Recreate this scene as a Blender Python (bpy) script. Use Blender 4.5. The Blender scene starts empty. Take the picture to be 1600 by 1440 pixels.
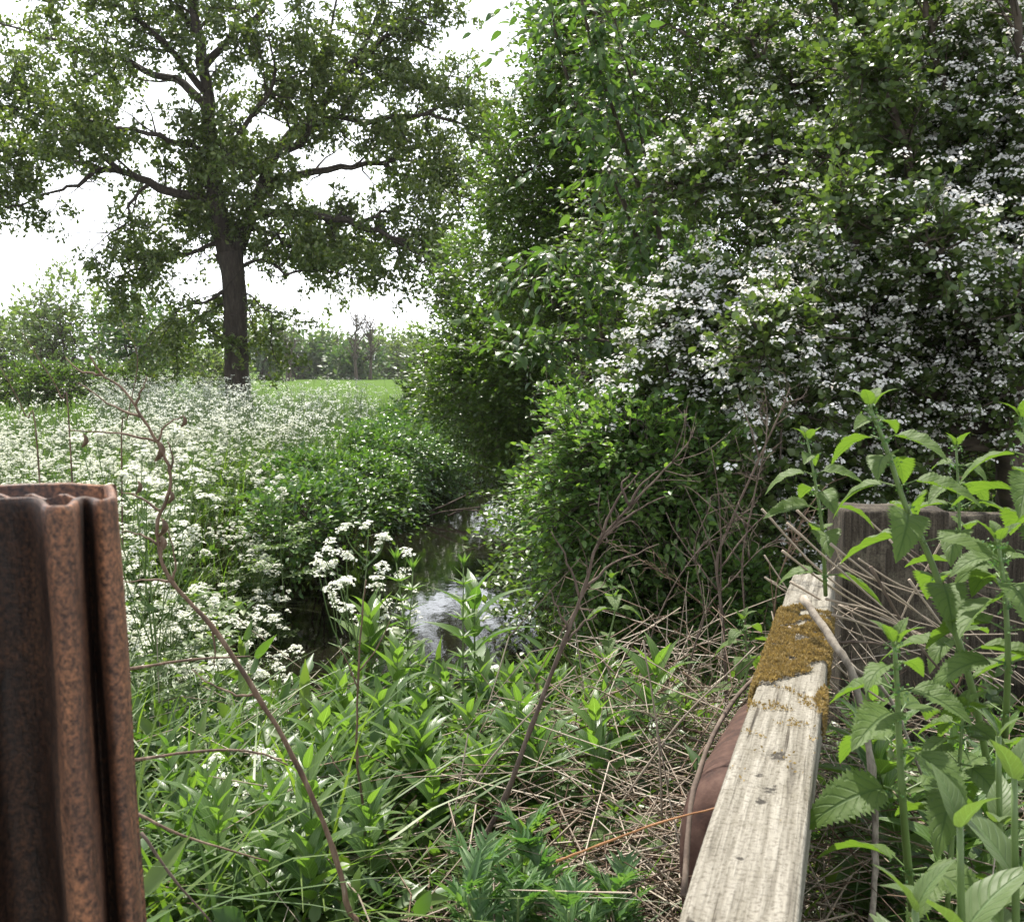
import bpy, math, random
import numpy as np
from mathutils import Vector, Matrix
random.seed(7)
RNG = np.random.default_rng(11)
scene = bpy.context.scene
COL = scene.collection
PI = math.pi

# ------------------------------------------------------------------ camera
F_PX, HORIZON = 1700.0, 575.0
CAM = np.array([0.0, 0.0, 1.6])
TH = math.atan((720 - HORIZON) / F_PX)
cam_d = bpy.data.cameras.new('camera')
cam = bpy.data.objects.new('camera', cam_d)
COL.objects.link(cam)
cam.location = CAM
cam.rotation_euler = (PI / 2 - TH, 0, 0)
cam_d.sensor_width = 36
cam_d.sensor_fit = 'HORIZONTAL'
cam_d.lens = 36 * F_PX / 1600
cam_d.clip_end = 6000
cam_d.clip_start = 0.05
cam_d.dof.use_dof = True
cam_d.dof.focus_distance = 4.0
cam_d.dof.aperture_fstop = 22
scene.camera = cam


def at(x, y, d):
    """the point that stands d metres ahead and shows at x, y of the 1600 x 1440 photograph"""
    a, b = (x - 800) / F_PX, (720 - y) / F_PX
    v = np.array([a, math.cos(TH) + b * math.sin(TH), -math.sin(TH) + b * math.cos(TH)])
    return CAM + v * (d / v[1])


# ------------------------------------------------------------------ mesh helpers
def nrm(a):
    a = np.asarray(a, float)
    return a / np.maximum(np.linalg.norm(a, axis=-1, keepdims=True), 1e-9)


class MB:
    def __init__(s):
        s.V, s.F, s.UV, s.n = [], [], [], 0

    def add(s, V, F, UV=None, mat=0):
        V = np.asarray(V, float).reshape(-1, 3)
        F = np.asarray(F, int)
        if len(V) == 0 or len(F) == 0:
            return
        if UV is None:
            UV = np.full((len(V), 2), 0.5)
        s.V.append(V)
        s.UV.append(UV)
        s.F.append((F + s.n, mat))
        s.n += len(V)

    def merge(s, o, M=None, mat=None):
        off = s.n
        for V, UV in zip(o.V, o.UV):
            if M is not None:
                V = V @ M[:3, :3].T + M[:3, 3]
            s.V.append(V)
            s.UV.append(UV)
        for F, m in o.F:
            s.F.append((F + off, m if mat is None else mat))
        s.n += o.n

    def build(s, name, mats, parent=None, smooth=True, loc=None):
        me = bpy.data.meshes.new(name)
        V = np.concatenate(s.V).astype(np.float32)
        UV = np.concatenate(s.UV).astype(np.float32)
        if loc is not None:
            V = V - np.asarray(loc, np.float32)
        tot = np.concatenate([np.full(len(F), F.shape[1], np.int32) for F, m in s.F])
        li = np.concatenate([F.ravel() for F, m in s.F]).astype(np.int32)
        mi = np.concatenate([np.full(len(F), m, np.int32) for F, m in s.F])
        me.vertices.add(len(V))
        me.vertices.foreach_set('co', V.ravel())
        me.loops.add(len(li))
        me.loops.foreach_set('vertex_index', li)
        me.polygons.add(len(tot))
        st = np.zeros(len(tot), np.int32)
        st[1:] = np.cumsum(tot)[:-1]
        me.polygons.foreach_set('loop_start', st)
        me.polygons.foreach_set('loop_total', tot)
        me.polygons.foreach_set('material_index', mi)
        if smooth:
            me.polygons.foreach_set('use_smooth', np.ones(len(tot), bool))
        uvl = me.uv_layers.new(name='UVMap')
        uvl.data.foreach_set('uv', UV[li].ravel())
        for m in (mats if isinstance(mats, (list, tuple)) else [mats]):
            me.materials.append(m)
        me.update(calc_edges=True)
        o = bpy.data.objects.new(name, me)
        COL.objects.link(o)
        if loc is not None:
            o.location = [float(q) for q in loc]
        if parent is not None:
            o.parent = parent
        return o


def tag(o, label=None, cat=None, group=None, kind=None):
    if label: o['label'] = label
    if cat: o['category'] = cat
    if group: o['group'] = group
    if kind: o['kind'] = kind
    return o


def empty(name, loc, label=None, cat=None, group=None):
    o = bpy.data.objects.new(name, None)
    COL.objects.link(o)
    o.location = [float(q) for q in loc]
    o.empty_display_size = 0.1
    return tag(o, label, cat, group)


def child(mb, name, mats, root, smooth=True):
    """link a part whose vertices were made in world space under a thing's empty"""
    return mb.build(name, mats, None, smooth, loc=root.location[:]) if False else _child(mb, name, mats, root, smooth)


def _child(mb, name, mats, root, smooth):
    L = np.array(root.location)
    mb.V = [V - L for V in mb.V]
    return mb.build(name, mats, root, smooth)


def kids(o):
    return [c for c in bpy.data.objects if c.parent == o]


def copy_thing(root, parts, loc, rz, sc, tilt=(0, 0), label=None, group=None):
    r = root.copy()
    COL.objects.link(r)
    r.location = [float(q) for q in loc]
    r.rotation_euler = (tilt[0], tilt[1], rz)
    r.scale = (sc, sc, sc)
    if label: r['label'] = label
    if group: r['group'] = group
    for p in parts:
        c = p.copy()
        COL.objects.link(c)
        c.parent = r
    return r


def tube(mb, pts, rad, n=6, mat=0, jit=0.0, cap=True):
    P = np.asarray(pts, float)
    m = len(P)
    R = np.broadcast_to(np.asarray(rad, float), (m,)) if np.ndim(rad) else np.full(m, rad)
    T = np.zeros_like(P)
    T[1:-1] = P[2:] - P[:-2]
    T[0] = P[1] - P[0]
    T[-1] = P[-1] - P[-2]
    T = nrm(T)
    ref = np.array([0.31, 0.17, 0.93]) if abs(T[0][2]) < 0.9 else np.array([0.9, 0.3, 0.1])
    A = nrm(np.cross(T, ref))
    for i in range(1, m):
        a = A[i - 1] - T[i] * np.dot(A[i - 1], T[i])
        A[i] = nrm(a)
    B = np.cross(T, A)
    ang = np.linspace(0, 2 * PI, n, endpoint=False)
    rr = R[:, None] * (1 + (RNG.normal(0, jit, (m, n)) if jit else 0))
    V = P[:, None, :] + rr[..., None] * (np.cos(ang)[None, :, None] * A[:, None] + np.sin(ang)[None, :, None] * B[:, None])
    cum = np.concatenate([[0], np.cumsum(np.linalg.norm(np.diff(P, axis=0), axis=1))])
    UV = np.stack([np.tile(ang / (2 * PI), (m, 1)), np.tile(cum[:, None], (1, n))], -1).reshape(-1, 2)
    i, j = np.meshgrid(np.arange(m - 1), np.arange(n), indexing='ij')
    k = (j + 1) % n
    F = np.stack([i * n + j, i * n + k, (i + 1) * n + k, (i + 1) * n + j], -1).reshape(-1, 4)
    base = mb.n
    mb.add(V.reshape(-1, 3), F, UV, mat)
    if cap:
        mb.F.append((np.array([[base + (m - 1) * n + q for q in range(n)]]), mat))
        mb.F.append((np.array([[base + q for q in range(n)][::-1]]), mat))


def smooth_path(pts, step=4):
    P = np.asarray(pts, float)
    if len(P) < 3:
        return P
    E = np.vstack([2 * P[0] - P[1], P, 2 * P[-1] - P[-2]])
    out = []
    for i in range(1, len(E) - 2):
        p0, p1, p2, p3 = E[i - 1], E[i], E[i + 1], E[i + 2]
        for t in np.linspace(0, 1, step, endpoint=False):
            out.append(0.5 * ((2 * p1) + (-p0 + p2) * t + (2 * p0 - 5 * p1 + 4 * p2 - p3) * t * t + (-p0 + 3 * p1 - 3 * p2 + p3) * t ** 3))
    out.append(P[-1])
    return np.array(out)


def bars(mb, P, Q, r0, r1, mat=0):
    """many thin three sided twigs"""
    P = np.asarray(P, float); Q = np.asarray(Q, float)
    if len(P) == 0: return
    n = len(P)
    T = nrm(Q - P)
    A = nrm(np.cross(T, np.array([0.23, 0.51, 0.83])))
    B = np.cross(T, A)
    r0 = np.broadcast_to(r0, (n,)); r1 = np.broadcast_to(r1, (n,))
    V = np.zeros((n, 6, 3))
    for k in range(3):
        d = math.cos(k * 2.094) * A + math.sin(k * 2.094) * B
        V[:, k] = P + d * r0[:, None]
        V[:, 3 + k] = Q + d * r1[:, None]
    f = np.array([[0, 1, 4, 3], [1, 2, 5, 4], [2, 0, 3, 5]])
    F = (np.arange(n)[:, None, None] * 6 + f[None]).reshape(-1, 4)
    mb.add(V.reshape(-1, 3), F, None, mat)


def inst(mb, tpl, O, Y, N, S, W=None, mat=0):
    """copies of a small template (length along y, face up z) at O, along Y, facing N, size S"""
    tv, tf, tu = tpl
    O = np.asarray(O, float)
    n = len(O)
    if n == 0: return
    Y = nrm(Y)
    X = nrm(np.cross(Y, N))
    Z = np.cross(X, Y)
    S = np.broadcast_to(np.asarray(S, float), (n,))
    W = np.ones(n) if W is None else np.broadcast_to(W, (n,))
    V = O[:, None] + S[:, None, None] * (tv[None, :, 0:1] * W[:, None, None] * X[:, None] + tv[None, :, 1:2] * Y[:, None] + tv[None, :, 2:3] * Z[:, None])
    k = len(tv)
    F = (np.arange(n)[:, None, None] * k + tf[None]).reshape(-1, tf.shape[1])
    mb.add(V.reshape(-1, 3), F, np.tile(tu, (n, 1)), mat)


def leaf_tpl(n=4, width=0.4, prof=None, teeth=0, tooth=0.15, fold=0.25, curl=0.15, wavy=0.0, cols=3):
    """leaf blade of unit length: cols 3 (edge, rib, edge) or 5"""
    prof = prof or (lambda t: math.sin(PI * t ** 0.8) ** 0.9)
    V, UV = [], []
    us = [-1, 0, 1] if cols == 3 else [-1, -0.5, 0, 0.5, 1]
    for i in range(n + 1):
        t = i / n
        w = width * 0.5 * max(prof(min(max(t, 0.0), 1.0)), 0.0)
        if teeth:
            ph = (t * teeth) % 1.0
            we = w * (1 + tooth * (1 - 2 * ph)) if 0 < i < n else w
        else:
            we = w
        if i == 0 or i == n:
            w = we = max(w, 0.008)
        for u in us:
            ww = we if abs(u) == 1 else w
            z = fold * abs(u) * w - curl * (t - 0.3) ** 2 + wavy * math.sin(t * 23 + u * 2) * abs(u) * w
            if cols == 5 and abs(u) == 0.5:
                z += 0.08 * w
            V.append((u * ww, t, z))
            UV.append((u * 0.5 + 0.5, t))
    c = len(us)
    F = [[i * c + j, i * c + j + 1, (i + 1) * c + j + 1, (i + 1) * c + j] for i in range(n) for j in range(c - 1)]
    return np.array(V), np.array(F), np.array(UV)


def snoise(p, freq, seed, n=6):
    r = np.random.default_rng(seed)
    K = r.normal(0, 1, (n, 3)); K = K / np.linalg.norm(K, axis=1, keepdims=True) * freq * r.uniform(.6, 1.6, (n, 1))
    ph = r.uniform(0, 6.28, n)
    return np.sin(p @ K.T + ph).sum(1) / math.sqrt(n)


def rdir(n):
    return nrm(RNG.normal(0, 1, (n, 3)))


# ------------------------------------------------------------------ materials
def newmat(name):
    m = bpy.data.materials.new(name)
    m.use_nodes = True
    nt = m.node_tree
    nt.nodes.clear()
    out = nt.nodes.new('ShaderNodeOutputMaterial')
    return m, nt, out


def N(nt, t, **kw):
    n = nt.nodes.new(t)
    for k, v in kw.items():
        if k in ('operation', 'blend_type', 'data_type', 'noise_dimensions', 'feature', 'wave_type', 'bands_direction', 'interpolation_type'):
            setattr(n, k, v)
        else:
            n.inputs[k].default_value = v
    return n


def L(nt, a, b):
    nt.links.new(a, b)


def ramp(nt, fac, stops):
    r = nt.nodes.new('ShaderNodeValToRGB')
    e = r.color_ramp.elements
    while len(e) < len(stops): e.new(0.5)
    for q, (p, c) in zip(e, stops):
        q.position = p
        q.color = (*c, 1)
    L(nt, fac, r.inputs[0])
    return r.outputs[0]


def mixc(nt, fac, a, b, mode='MIX'):
    m = nt.nodes.new('ShaderNodeMix')
    m.data_type = 'RGBA'
    m.blend_type = mode
    for inp, v in ((m.inputs[0], fac), (m.inputs[6], a), (m.inputs[7], b)):
        if isinstance(v, (int, float)): inp.default_value = v
        elif isinstance(v, tuple): inp.default_value = (*v, 1)
        else: L(nt, v, inp)
    return m.outputs[2]


def leaf_mat(name, cols, trans, tfac=0.35, rough=0.42, spec=0.5, veins=0, veincol=(0.25, 0.33, 0.16), patch=0.0, patchscale=1.5):
    m, nt, out = newmat(name)
    g = nt.nodes.new('ShaderNodeNewGeometry')
    st = [(i / max(len(cols) - 1, 1), c) for i, c in enumerate(cols)]
    c = ramp(nt, g.outputs['Random Per Island'], st)
    if patch:
        nz = N(nt, 'ShaderNodeTexNoise', Scale=patchscale, Detail=2.0)
        tc = nt.nodes.new('ShaderNodeTexCoord')
        L(nt, tc.outputs['Object'], nz.inputs['Vector'])
        f = N(nt, 'ShaderNodeMath', operation='MULTIPLY')
        L(nt, nz.outputs['Fac'], f.inputs[0]); f.inputs[1].default_value = patch
        c = mixc(nt, f.outputs[0], c, tuple(min(1, q * 1.9) for q in cols[-1]))
    p = N(nt, 'ShaderNodeBsdfPrincipled', Roughness=rough)
    p.inputs['Specular IOR Level'].default_value = spec
    if veins:
        uv = nt.nodes.new('ShaderNodeUVMap')
        sx = nt.nodes.new('ShaderNodeSeparateXYZ')
        L(nt, uv.outputs[0], sx.inputs[0])
        a = N(nt, 'ShaderNodeMath', operation='SUBTRACT'); L(nt, sx.outputs[0], a.inputs[0]); a.inputs[1].default_value = 0.5
        ab = N(nt, 'ShaderNodeMath', operation='ABSOLUTE'); L(nt, a.outputs[0], ab.inputs[0])
        rib = N(nt, 'ShaderNodeMapRange'); L(nt, ab.outputs[0], rib.inputs[0])
        rib.inputs[1].default_value = 0.012; rib.inputs[2].default_value = 0.05; rib.inputs[3].default_value = 1; rib.inputs[4].default_value = 0
        q = N(nt, 'ShaderNodeMath', operation='MULTIPLY_ADD'); L(nt, ab.outputs[0], q.inputs[0]); q.inputs[1].default_value = -0.55; L(nt, sx.outputs[1], q.inputs[2])
        q2 = N(nt, 'ShaderNodeMath', operation='MULTIPLY'); L(nt, q.outputs[0], q2.inputs[0]); q2.inputs[1].default_value = veins
        fr = N(nt, 'ShaderNodeMath', operation='PINGPONG'); L(nt, q2.outputs[0], fr.inputs[0]); fr.inputs[1].default_value = 0.5
        sv = N(nt, 'ShaderNodeMapRange'); L(nt, fr.outputs[0], sv.inputs[0])
        sv.inputs[1].default_value = 0.0; sv.inputs[2].default_value = 0.16; sv.inputs[3].default_value = 0.6; sv.inputs[4].default_value = 0
        mx = N(nt, 'ShaderNodeMath', operation='MAXIMUM'); L(nt, rib.outputs[0], mx.inputs[0]); L(nt, sv.outputs[0], mx.inputs[1])
        k = N(nt, 'ShaderNodeMath', operation='MULTIPLY'); L(nt, mx.outputs[0], k.inputs[0]); k.inputs[1].default_value = 0.55
        c = mixc(nt, k.outputs[0], c, veincol)
        b = N(nt, 'ShaderNodeBump', Strength=0.5, Distance=0.002)
        b.invert = True
        L(nt, mx.outputs[0], b.inputs['Height'])
        L(nt, b.outputs[0], p.inputs['Normal'])
    L(nt, c, p.inputs['Base Color'])
    t = nt.nodes.new('ShaderNodeBsdfTranslucent')
    tm = mixc(nt, 1.0, c, tuple(trans), 'MULTIPLY')
    L(nt, tm, t.inputs[0])
    ms = nt.nodes.new('ShaderNodeMixShader')
    ms.inputs[0].default_value = tfac
    L(nt, p.outputs[0], ms.inputs[1]); L(nt, t.outputs[0], ms.inputs[2])
    L(nt, ms.outputs[0], out.inputs[0])
    return m


def rough_mat(name, stops, scale=8.0, stretch=(1, 1, 1), rough=0.85, bump=0.4, dist=0.01, detail=6.0, spec=0.3, coords='Object'):
    m, nt, out = newmat(name)
    tc = nt.nodes.new('ShaderNodeTexCoord')
    mp = nt.nodes.new('ShaderNodeMapping')
    mp.inputs['Scale'].default_value = stretch
    L(nt, tc.outputs[coords], mp.inputs[0])
    nz = N(nt, 'ShaderNodeTexNoise', Scale=scale, Detail=detail, Roughness=0.65)
    L(nt, mp.outputs[0], nz.inputs['Vector'])
    p = N(nt, 'ShaderNodeBsdfPrincipled', Roughness=rough)
    p.inputs['Specular IOR Level'].default_value = spec
    L(nt, ramp(nt, nz.outputs['Fac'], stops), p.inputs['Base Color'])
    b = N(nt, 'ShaderNodeBump', Strength=bump, Distance=dist)
    L(nt, nz.outputs['Fac'], b.inputs['Height'])
    L(nt, b.outputs[0], p.inputs['Normal'])
    L(nt, p.outputs[0], out.inputs[0])
    return m


YT = (1.7, 1.9, 0.7)
M = {}
M['oak_leaf'] = leaf_mat('oak_leaf', [(0.043, 0.066, 0.015), (0.070, 0.105, 0.023), (0.115, 0.141, 0.034)], YT, .36, .4)
M['dark_leaf'] = leaf_mat('hedge_leaf', [(0.039, 0.072, 0.015), (0.068, 0.118, 0.026), (0.109, 0.160, 0.034)], YT, .38, .36)
M['haw_leaf'] = leaf_mat('hawthorn_leaf', [(0.037, 0.062, 0.020), (0.066, 0.102, 0.030), (0.096, 0.133, 0.039)], YT, .34, .4)
M['hazel_leaf'] = leaf_mat('sapling_leaf', [(0.039, 0.080, 0.025), (0.060, 0.111, 0.034), (0.094, 0.146, 0.044)], YT, .4, .34, veins=9, veincol=(.09, .15, .05))
M['rose_leaf'] = leaf_mat('rose_leaf', [(0.057, 0.112, 0.030), (0.086, 0.153, 0.040), (0.127, 0.186, 0.050)], YT, .42, .45)
M['bramble_leaf'] = leaf_mat('bramble_leaf', [(0.043, 0.093, 0.026), (0.075, 0.148, 0.037), (0.117, 0.187, 0.047)], YT, .3, .34)
M['far_leaf'] = leaf_mat('far_leaf', [(.06, .1, .03), (.085, .13, .04), (.11, .15, .05)], YT, .35, .5)
M['far_leaf_light'] = leaf_mat('far_leaf_light', [(.085, .13, .045), (.115, .16, .055), (.145, .18, .07)], YT, .35, .5)
M['far_leaf_deep'] = leaf_mat('far_leaf_deep', [(.04, .08, .03), (.055, .1, .035), (.08, .12, .04)], YT, .35, .5)
M['parsley_leaf'] = leaf_mat('parsley_leaf', [(0.057, 0.103, 0.025), (0.087, 0.137, 0.034), (0.125, 0.168, 0.046)], YT, .4, .5)
M['grass'] = leaf_mat('grass_blade', [(0.049, 0.098, 0.021), (0.082, 0.137, 0.028), (0.125, 0.176, 0.040)], YT, .4, .42)
M['herb'] = leaf_mat('herb_leaf', [(0.042, 0.088, 0.021), (0.069, 0.125, 0.028), (0.111, 0.160, 0.037)], YT, .38, .42)
M['willowherb'] = leaf_mat('willowherb_leaf', [(0.049, 0.103, 0.023), (0.076, 0.137, 0.030), (0.106, 0.168, 0.039)], YT, .42, .36, veins=10, veincol=(.2, .3, .12))
M['nettle'] = leaf_mat('nettle_leaf', [(0.059, 0.098, 0.025), (0.079, 0.127, 0.029), (0.104, 0.148, 0.035)], YT, .42, .6, spec=.3, veins=7, veincol=(.03, .07, .015))
M['broad'] = leaf_mat('broad_leaf', [(0.062, 0.098, 0.039), (0.086, 0.127, 0.048), (0.112, 0.148, 0.048)], YT, .35, .5, spec=.3, veins=8, veincol=(.13, .2, .09))
M['mugwort'] = leaf_mat('mugwort_leaf', [(0.058, 0.133, 0.039), (0.081, 0.157, 0.048), (0.116, 0.194, 0.069)], YT, .3, .5)
M['stem_green'] = leaf_mat('green_stem', [(.07, .13, .03), (.1, .16, .04), (.13, .18, .06)], (1, 1, 1), .1, .5)
M['petal'] = leaf_mat('white_petal', [(.62, .64, .52), (.72, .73, .64), (.8, .8, .75)], (.95, .97, .85), .35, .6, spec=.2)
M['haw_petal'] = leaf_mat('hawthorn_petal', [(.8, .77, .72), (.84, .84, .8), (.88, .88, .85)], (.95, .9, .85), .35, .55, spec=.25)
M['bark'] = rough_mat('oak_bark', [(.3, (.018, .014, .011)), (.55, (.045, .036, .028)), (.75, (.085, .07, .055))], 5, (3, 3, .7), .95, .9, .05)
M['twig'] = rough_mat('twig_bark', [(.3, (.035, .027, .02)), (.7, (.1, .08, .06))], 14, rough=.9)
M['dead'] = rough_mat('dead_stem', [(.32, (.035, .023, .016)), (.5, (.11, .068, .042)), (.62, (.18, .125, .085)), (.78, (.3, .25, .2))], 55, (1, 1, .25), .7, .8, .002)
M['dead_dark'] = rough_mat('dark_dead_stem', [(.3, (.045, .03, .024)), (.55, (.11, .08, .06)), (.75, (.2, .16, .13))], 40, (1, 1, .3), .85, .6, .003)
M['straw'] = leaf_mat('straw', [(.16, .12, .085), (.28, .22, .16), (.42, .36, .28)], (1, .95, .8), .12, .6)
M['grey_wood'] = rough_mat('grey_bare_branch', [(.3, (.08, .065, .05)), (.5, (.22, .19, .15)), (.7, (.36, .32, .27))], 50, (1, 1, .4), .85, .7, .003)
M['orange_stem'] = rough_mat('orange_stem', [(.3, (.2, .085, .03)), (.7, (.4, .2, .09))], 25, rough=.6, bump=.3, dist=.002)

# ------------------------------------------------------------------ terrain
def sst(a, b, x):
    t = np.clip((x - a) / (b - a), 0, 1)
    return t * t * (3 - 2 * t)


def stream_x(y):
    return np.interp(y, [0, 6, 9, 12, 16, 19, 23, 28, 40], [-.9, -1.05, -1.1, -.98, -.85, -.75, .1, 2.2, 7])


def stream_w(y):
    return np.interp(y, [0, 6, 12, 16, 19, 40], [1.2, 1.15, 1.0, .8, .62, .6])


WATER = -0.8


def ground_h(x, y):
    x = np.asarray(x, float); y = np.asarray(y, float)
    base = 0.03 * np.sin(x * .9 + 1) * np.cos(y * .7) + 0.05 * np.sin(x * .21 + y * .17)
    base = base + 0.42 * sst(4.4, 2.6, y) * sst(-40, -8, x) * sst(40, 8, x)
    base = base + 0.35 * sst(.2, 2.0, x) * sst(2, 6, y) * sst(60, 30, y)
    dx = x - stream_x(y)
    w = stream_w(y)
    left = sst(w + 1.0, w * .75, -dx)
    right = sst(w + 1.1, w * .75, dx)
    ch = np.where(dx < 0, left, right) * sst(3.0, 4.6, y) * sst(60, 40, y)
    return base * (1 - ch) + (-1.25) * ch


def make_ground():
    u = np.linspace(-1, 1, 301)
    xs = np.sinh(u * 7.6) / math.sinh(7.6) * 1600 
    v = np.linspace(0, 1, 300)
    ys = -12 + np.sinh(v * 6.2) / math.sinh(6.2) * 2600
    X, Y = np.meshgrid(xs - 0.6, ys, indexing='ij')
    Z = ground_h(X, Y)
    nx, ny = X.shape
    V = np.stack([X, Y, Z], -1).reshape(-1, 3)
    i, j = np.meshgrid(np.arange(nx - 1), np.arange(ny - 1), indexing='ij')
    F = np.stack([i * ny + j, (i + 1) * ny + j, (i + 1) * ny + j + 1, i * ny + j + 1], -1).reshape(-1, 4)
    m, nt, out = newmat('meadow_soil')
    tc = nt.nodes.new('ShaderNodeTexCoord')
    nz = N(nt, 'ShaderNodeTexNoise', Scale=1.7, Detail=8.0, Roughness=.7)
    L(nt, tc.outputs['Object'], nz.inputs['Vector'])
    nb = N(nt, 'ShaderNodeTexNoise', Scale=.06, Detail=4.0)
    L(nt, tc.outputs['Object'], nb.inputs['Vector'])
    soil = ramp(nt, nz.outputs['Fac'], [(.3, (.018, .014, .009)), (.6, (.045, .05, .018)), (.8, (.06, .085, .025))])
    field = ramp(nt, nz.outputs['Fac'], [(.3, (.045, .085, .022)), (.7, (.08, .122, .036))])
    field2 = mixc(nt, nb.outputs['Fac'], field, (.085, .14, .03))
    sx = nt.nodes.new('ShaderNodeSeparateXYZ'); L(nt, tc.outputs['Object'], sx.inputs[0])
    mr = N(nt, 'ShaderNodeMapRange'); L(nt, sx.outputs[1], mr.inputs[0]); mr.inputs[1].default_value = 22; mr.inputs[2].default_value = 34
    p = N(nt, 'ShaderNodeBsdfPrincipled', Roughness=1.0)
    p.inputs['Specular IOR Level'].default_value = 0.0
    L(nt, mixc(nt, mr.outputs[0], soil, field2), p.inputs['Base Color'])
    b = N(nt, 'ShaderNodeBump', Strength=.7, Distance=.05)
    L(nt, nz.outputs['Fac'], b.inputs['Height']); L(nt, b.outputs[0], p.inputs['Normal'])
    L(nt, p.outputs[0], out.inputs[0])
    mb = MB(); mb.add(V, F)
    tag(mb.build('ground', m), kind='structure')


make_ground()


def make_water():
    ys = np.linspace(3.2, 44, 80)
    xc = stream_x(ys)
    V = []
    cs = np.linspace(-2.2, 2.2, 9)
    for y, x in zip(ys, xc):
        for c in cs: V.append((x + c, y, WATER))
    n = len(cs)
    F = [[i * n + j, i * n + j + 1, (i + 1) * n + j + 1, (i + 1) * n + j] for i in range(len(ys) - 1) for j in range(n - 1)]
    m, nt, out = newmat('stream_water')
    tc = nt.nodes.new('ShaderNodeTexCoord')
    mp = nt.nodes.new('ShaderNodeMapping'); mp.inputs['Scale'].default_value = (1.0, .6, 1)
    L(nt, tc.outputs['Object'], mp.inputs[0])
    nz = N(nt, 'ShaderNodeTexNoise', Scale=5.0, Detail=4.0, Roughness=.55); L(nt, mp.outputs[0], nz.inputs['Vector'])
    p = N(nt, 'ShaderNodeBsdfPrincipled', Roughness=.035, IOR=1.33)
    p.inputs['Base Color'].default_value = (.007, .006, .004, 1)
    p.inputs['Specular IOR Level'].default_value = .6
    b = N(nt, 'ShaderNodeBump', Strength=.08, Distance=.03)
    L(nt, nz.outputs['Fac'], b.inputs['Height']); L(nt, b.outputs[0], p.inputs['Normal'])
    L(nt, p.outputs[0], out.inputs[0])
    mb = MB(); mb.add(np.array(V), np.array(F))
    tag(mb.build('water', m), kind='structure')


make_water()

# ------------------------------------------------------------------ leaf templates
T_SIMPLE = leaf_tpl(2, .62, fold=.3, curl=.25)
T_SIMPLE4 = leaf_tpl(4, .55, fold=.25, curl=.3)
T_OAK = leaf_tpl(4, .62, lambda t: (.25, .6, .75, 1.0, .35)[int(round(t * 4))], fold=.2, curl=.3)
T_HAW = leaf_tpl(3, .9, lambda t: (.15, .75, 1.0, .3)[int(round(t * 3))], fold=.2, curl=.2)
T_HAZEL = leaf_tpl(6, .44, lambda t: math.sin(PI * t ** .75) ** .8, teeth=0, fold=.22, curl=.45, wavy=.12)
T_GRASS = leaf_tpl(5, .02, lambda t: (1 - t) ** .6 * min(1, .5 + t * 3), fold=.5, curl=0)
T_LANCE = leaf_tpl(10, .27, lambda t: math.sin(PI * min(1, t * .93 + .07) ** .62) ** 1.1, teeth=10, tooth=.05, fold=.3, curl=.55, cols=3)
T_LANCE2 = leaf_tpl(10, .27, lambda t: math.sin(PI * min(1, t * .93 + .07) ** .62) ** 1.1, teeth=10, tooth=.05, fold=.45, curl=.15, cols=3)
NET = lambda t: (max(t, .001) ** .33) * (1 - t) ** .85 * 1.75
T_NETTLE = leaf_tpl(54, .6, NET, teeth=18, tooth=.2, fold=.28, curl=.6, wavy=.05, cols=5)
T_NETTLE2 = leaf_tpl(54, .52, NET, teeth=18, tooth=.2, fold=.5, curl=.3, wavy=.08, cols=5)
T_BROAD = leaf_tpl(16, .4, lambda t: math.sin(PI * min(1, t * .95 + .05) ** .68) ** .95, fold=.3, curl=.35, wavy=.04, cols=5)
T_MUG = leaf_tpl(8, .62, lambda t: (.08, .3, .1, .8, .12, 1., .14, .6, .03)[int(round(t * 8))], fold=.3, curl=.3)


def flower_tpl():
    V, F = [], []
    for k in range(5):
        a = k * 2 * PI / 5
        c, s = math.cos(a), math.sin(a)
        px, py = -s, c
        q = [(0, 0, 0), (.28, .26, .1), (.55, 0, .16), (.28, -.26, .1)]
        q = [(0.05, 0, 0), (.34, .3, .12), (.56, 0, .17), (.34, -.3, .12)]
        for (r, t, z) in q: V.append((c * r + px * t, s * r + py * t, z))
        F.append([k * 4, k * 4 + 3, k * 4 + 2, k * 4 + 1])
    V = np.array(V)
    return V, np.array(F), np.full((len(V), 2), .5)


T_FLOWER = flower_tpl()
T_FLORET = (np.array([(-.5, -.5, 0), (.5, -.5, .05), (.5, .5, 0), (-.5, .5, .05)]), np.array([[0, 1, 2, 3]]), np.full((4, 2), .5))


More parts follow.
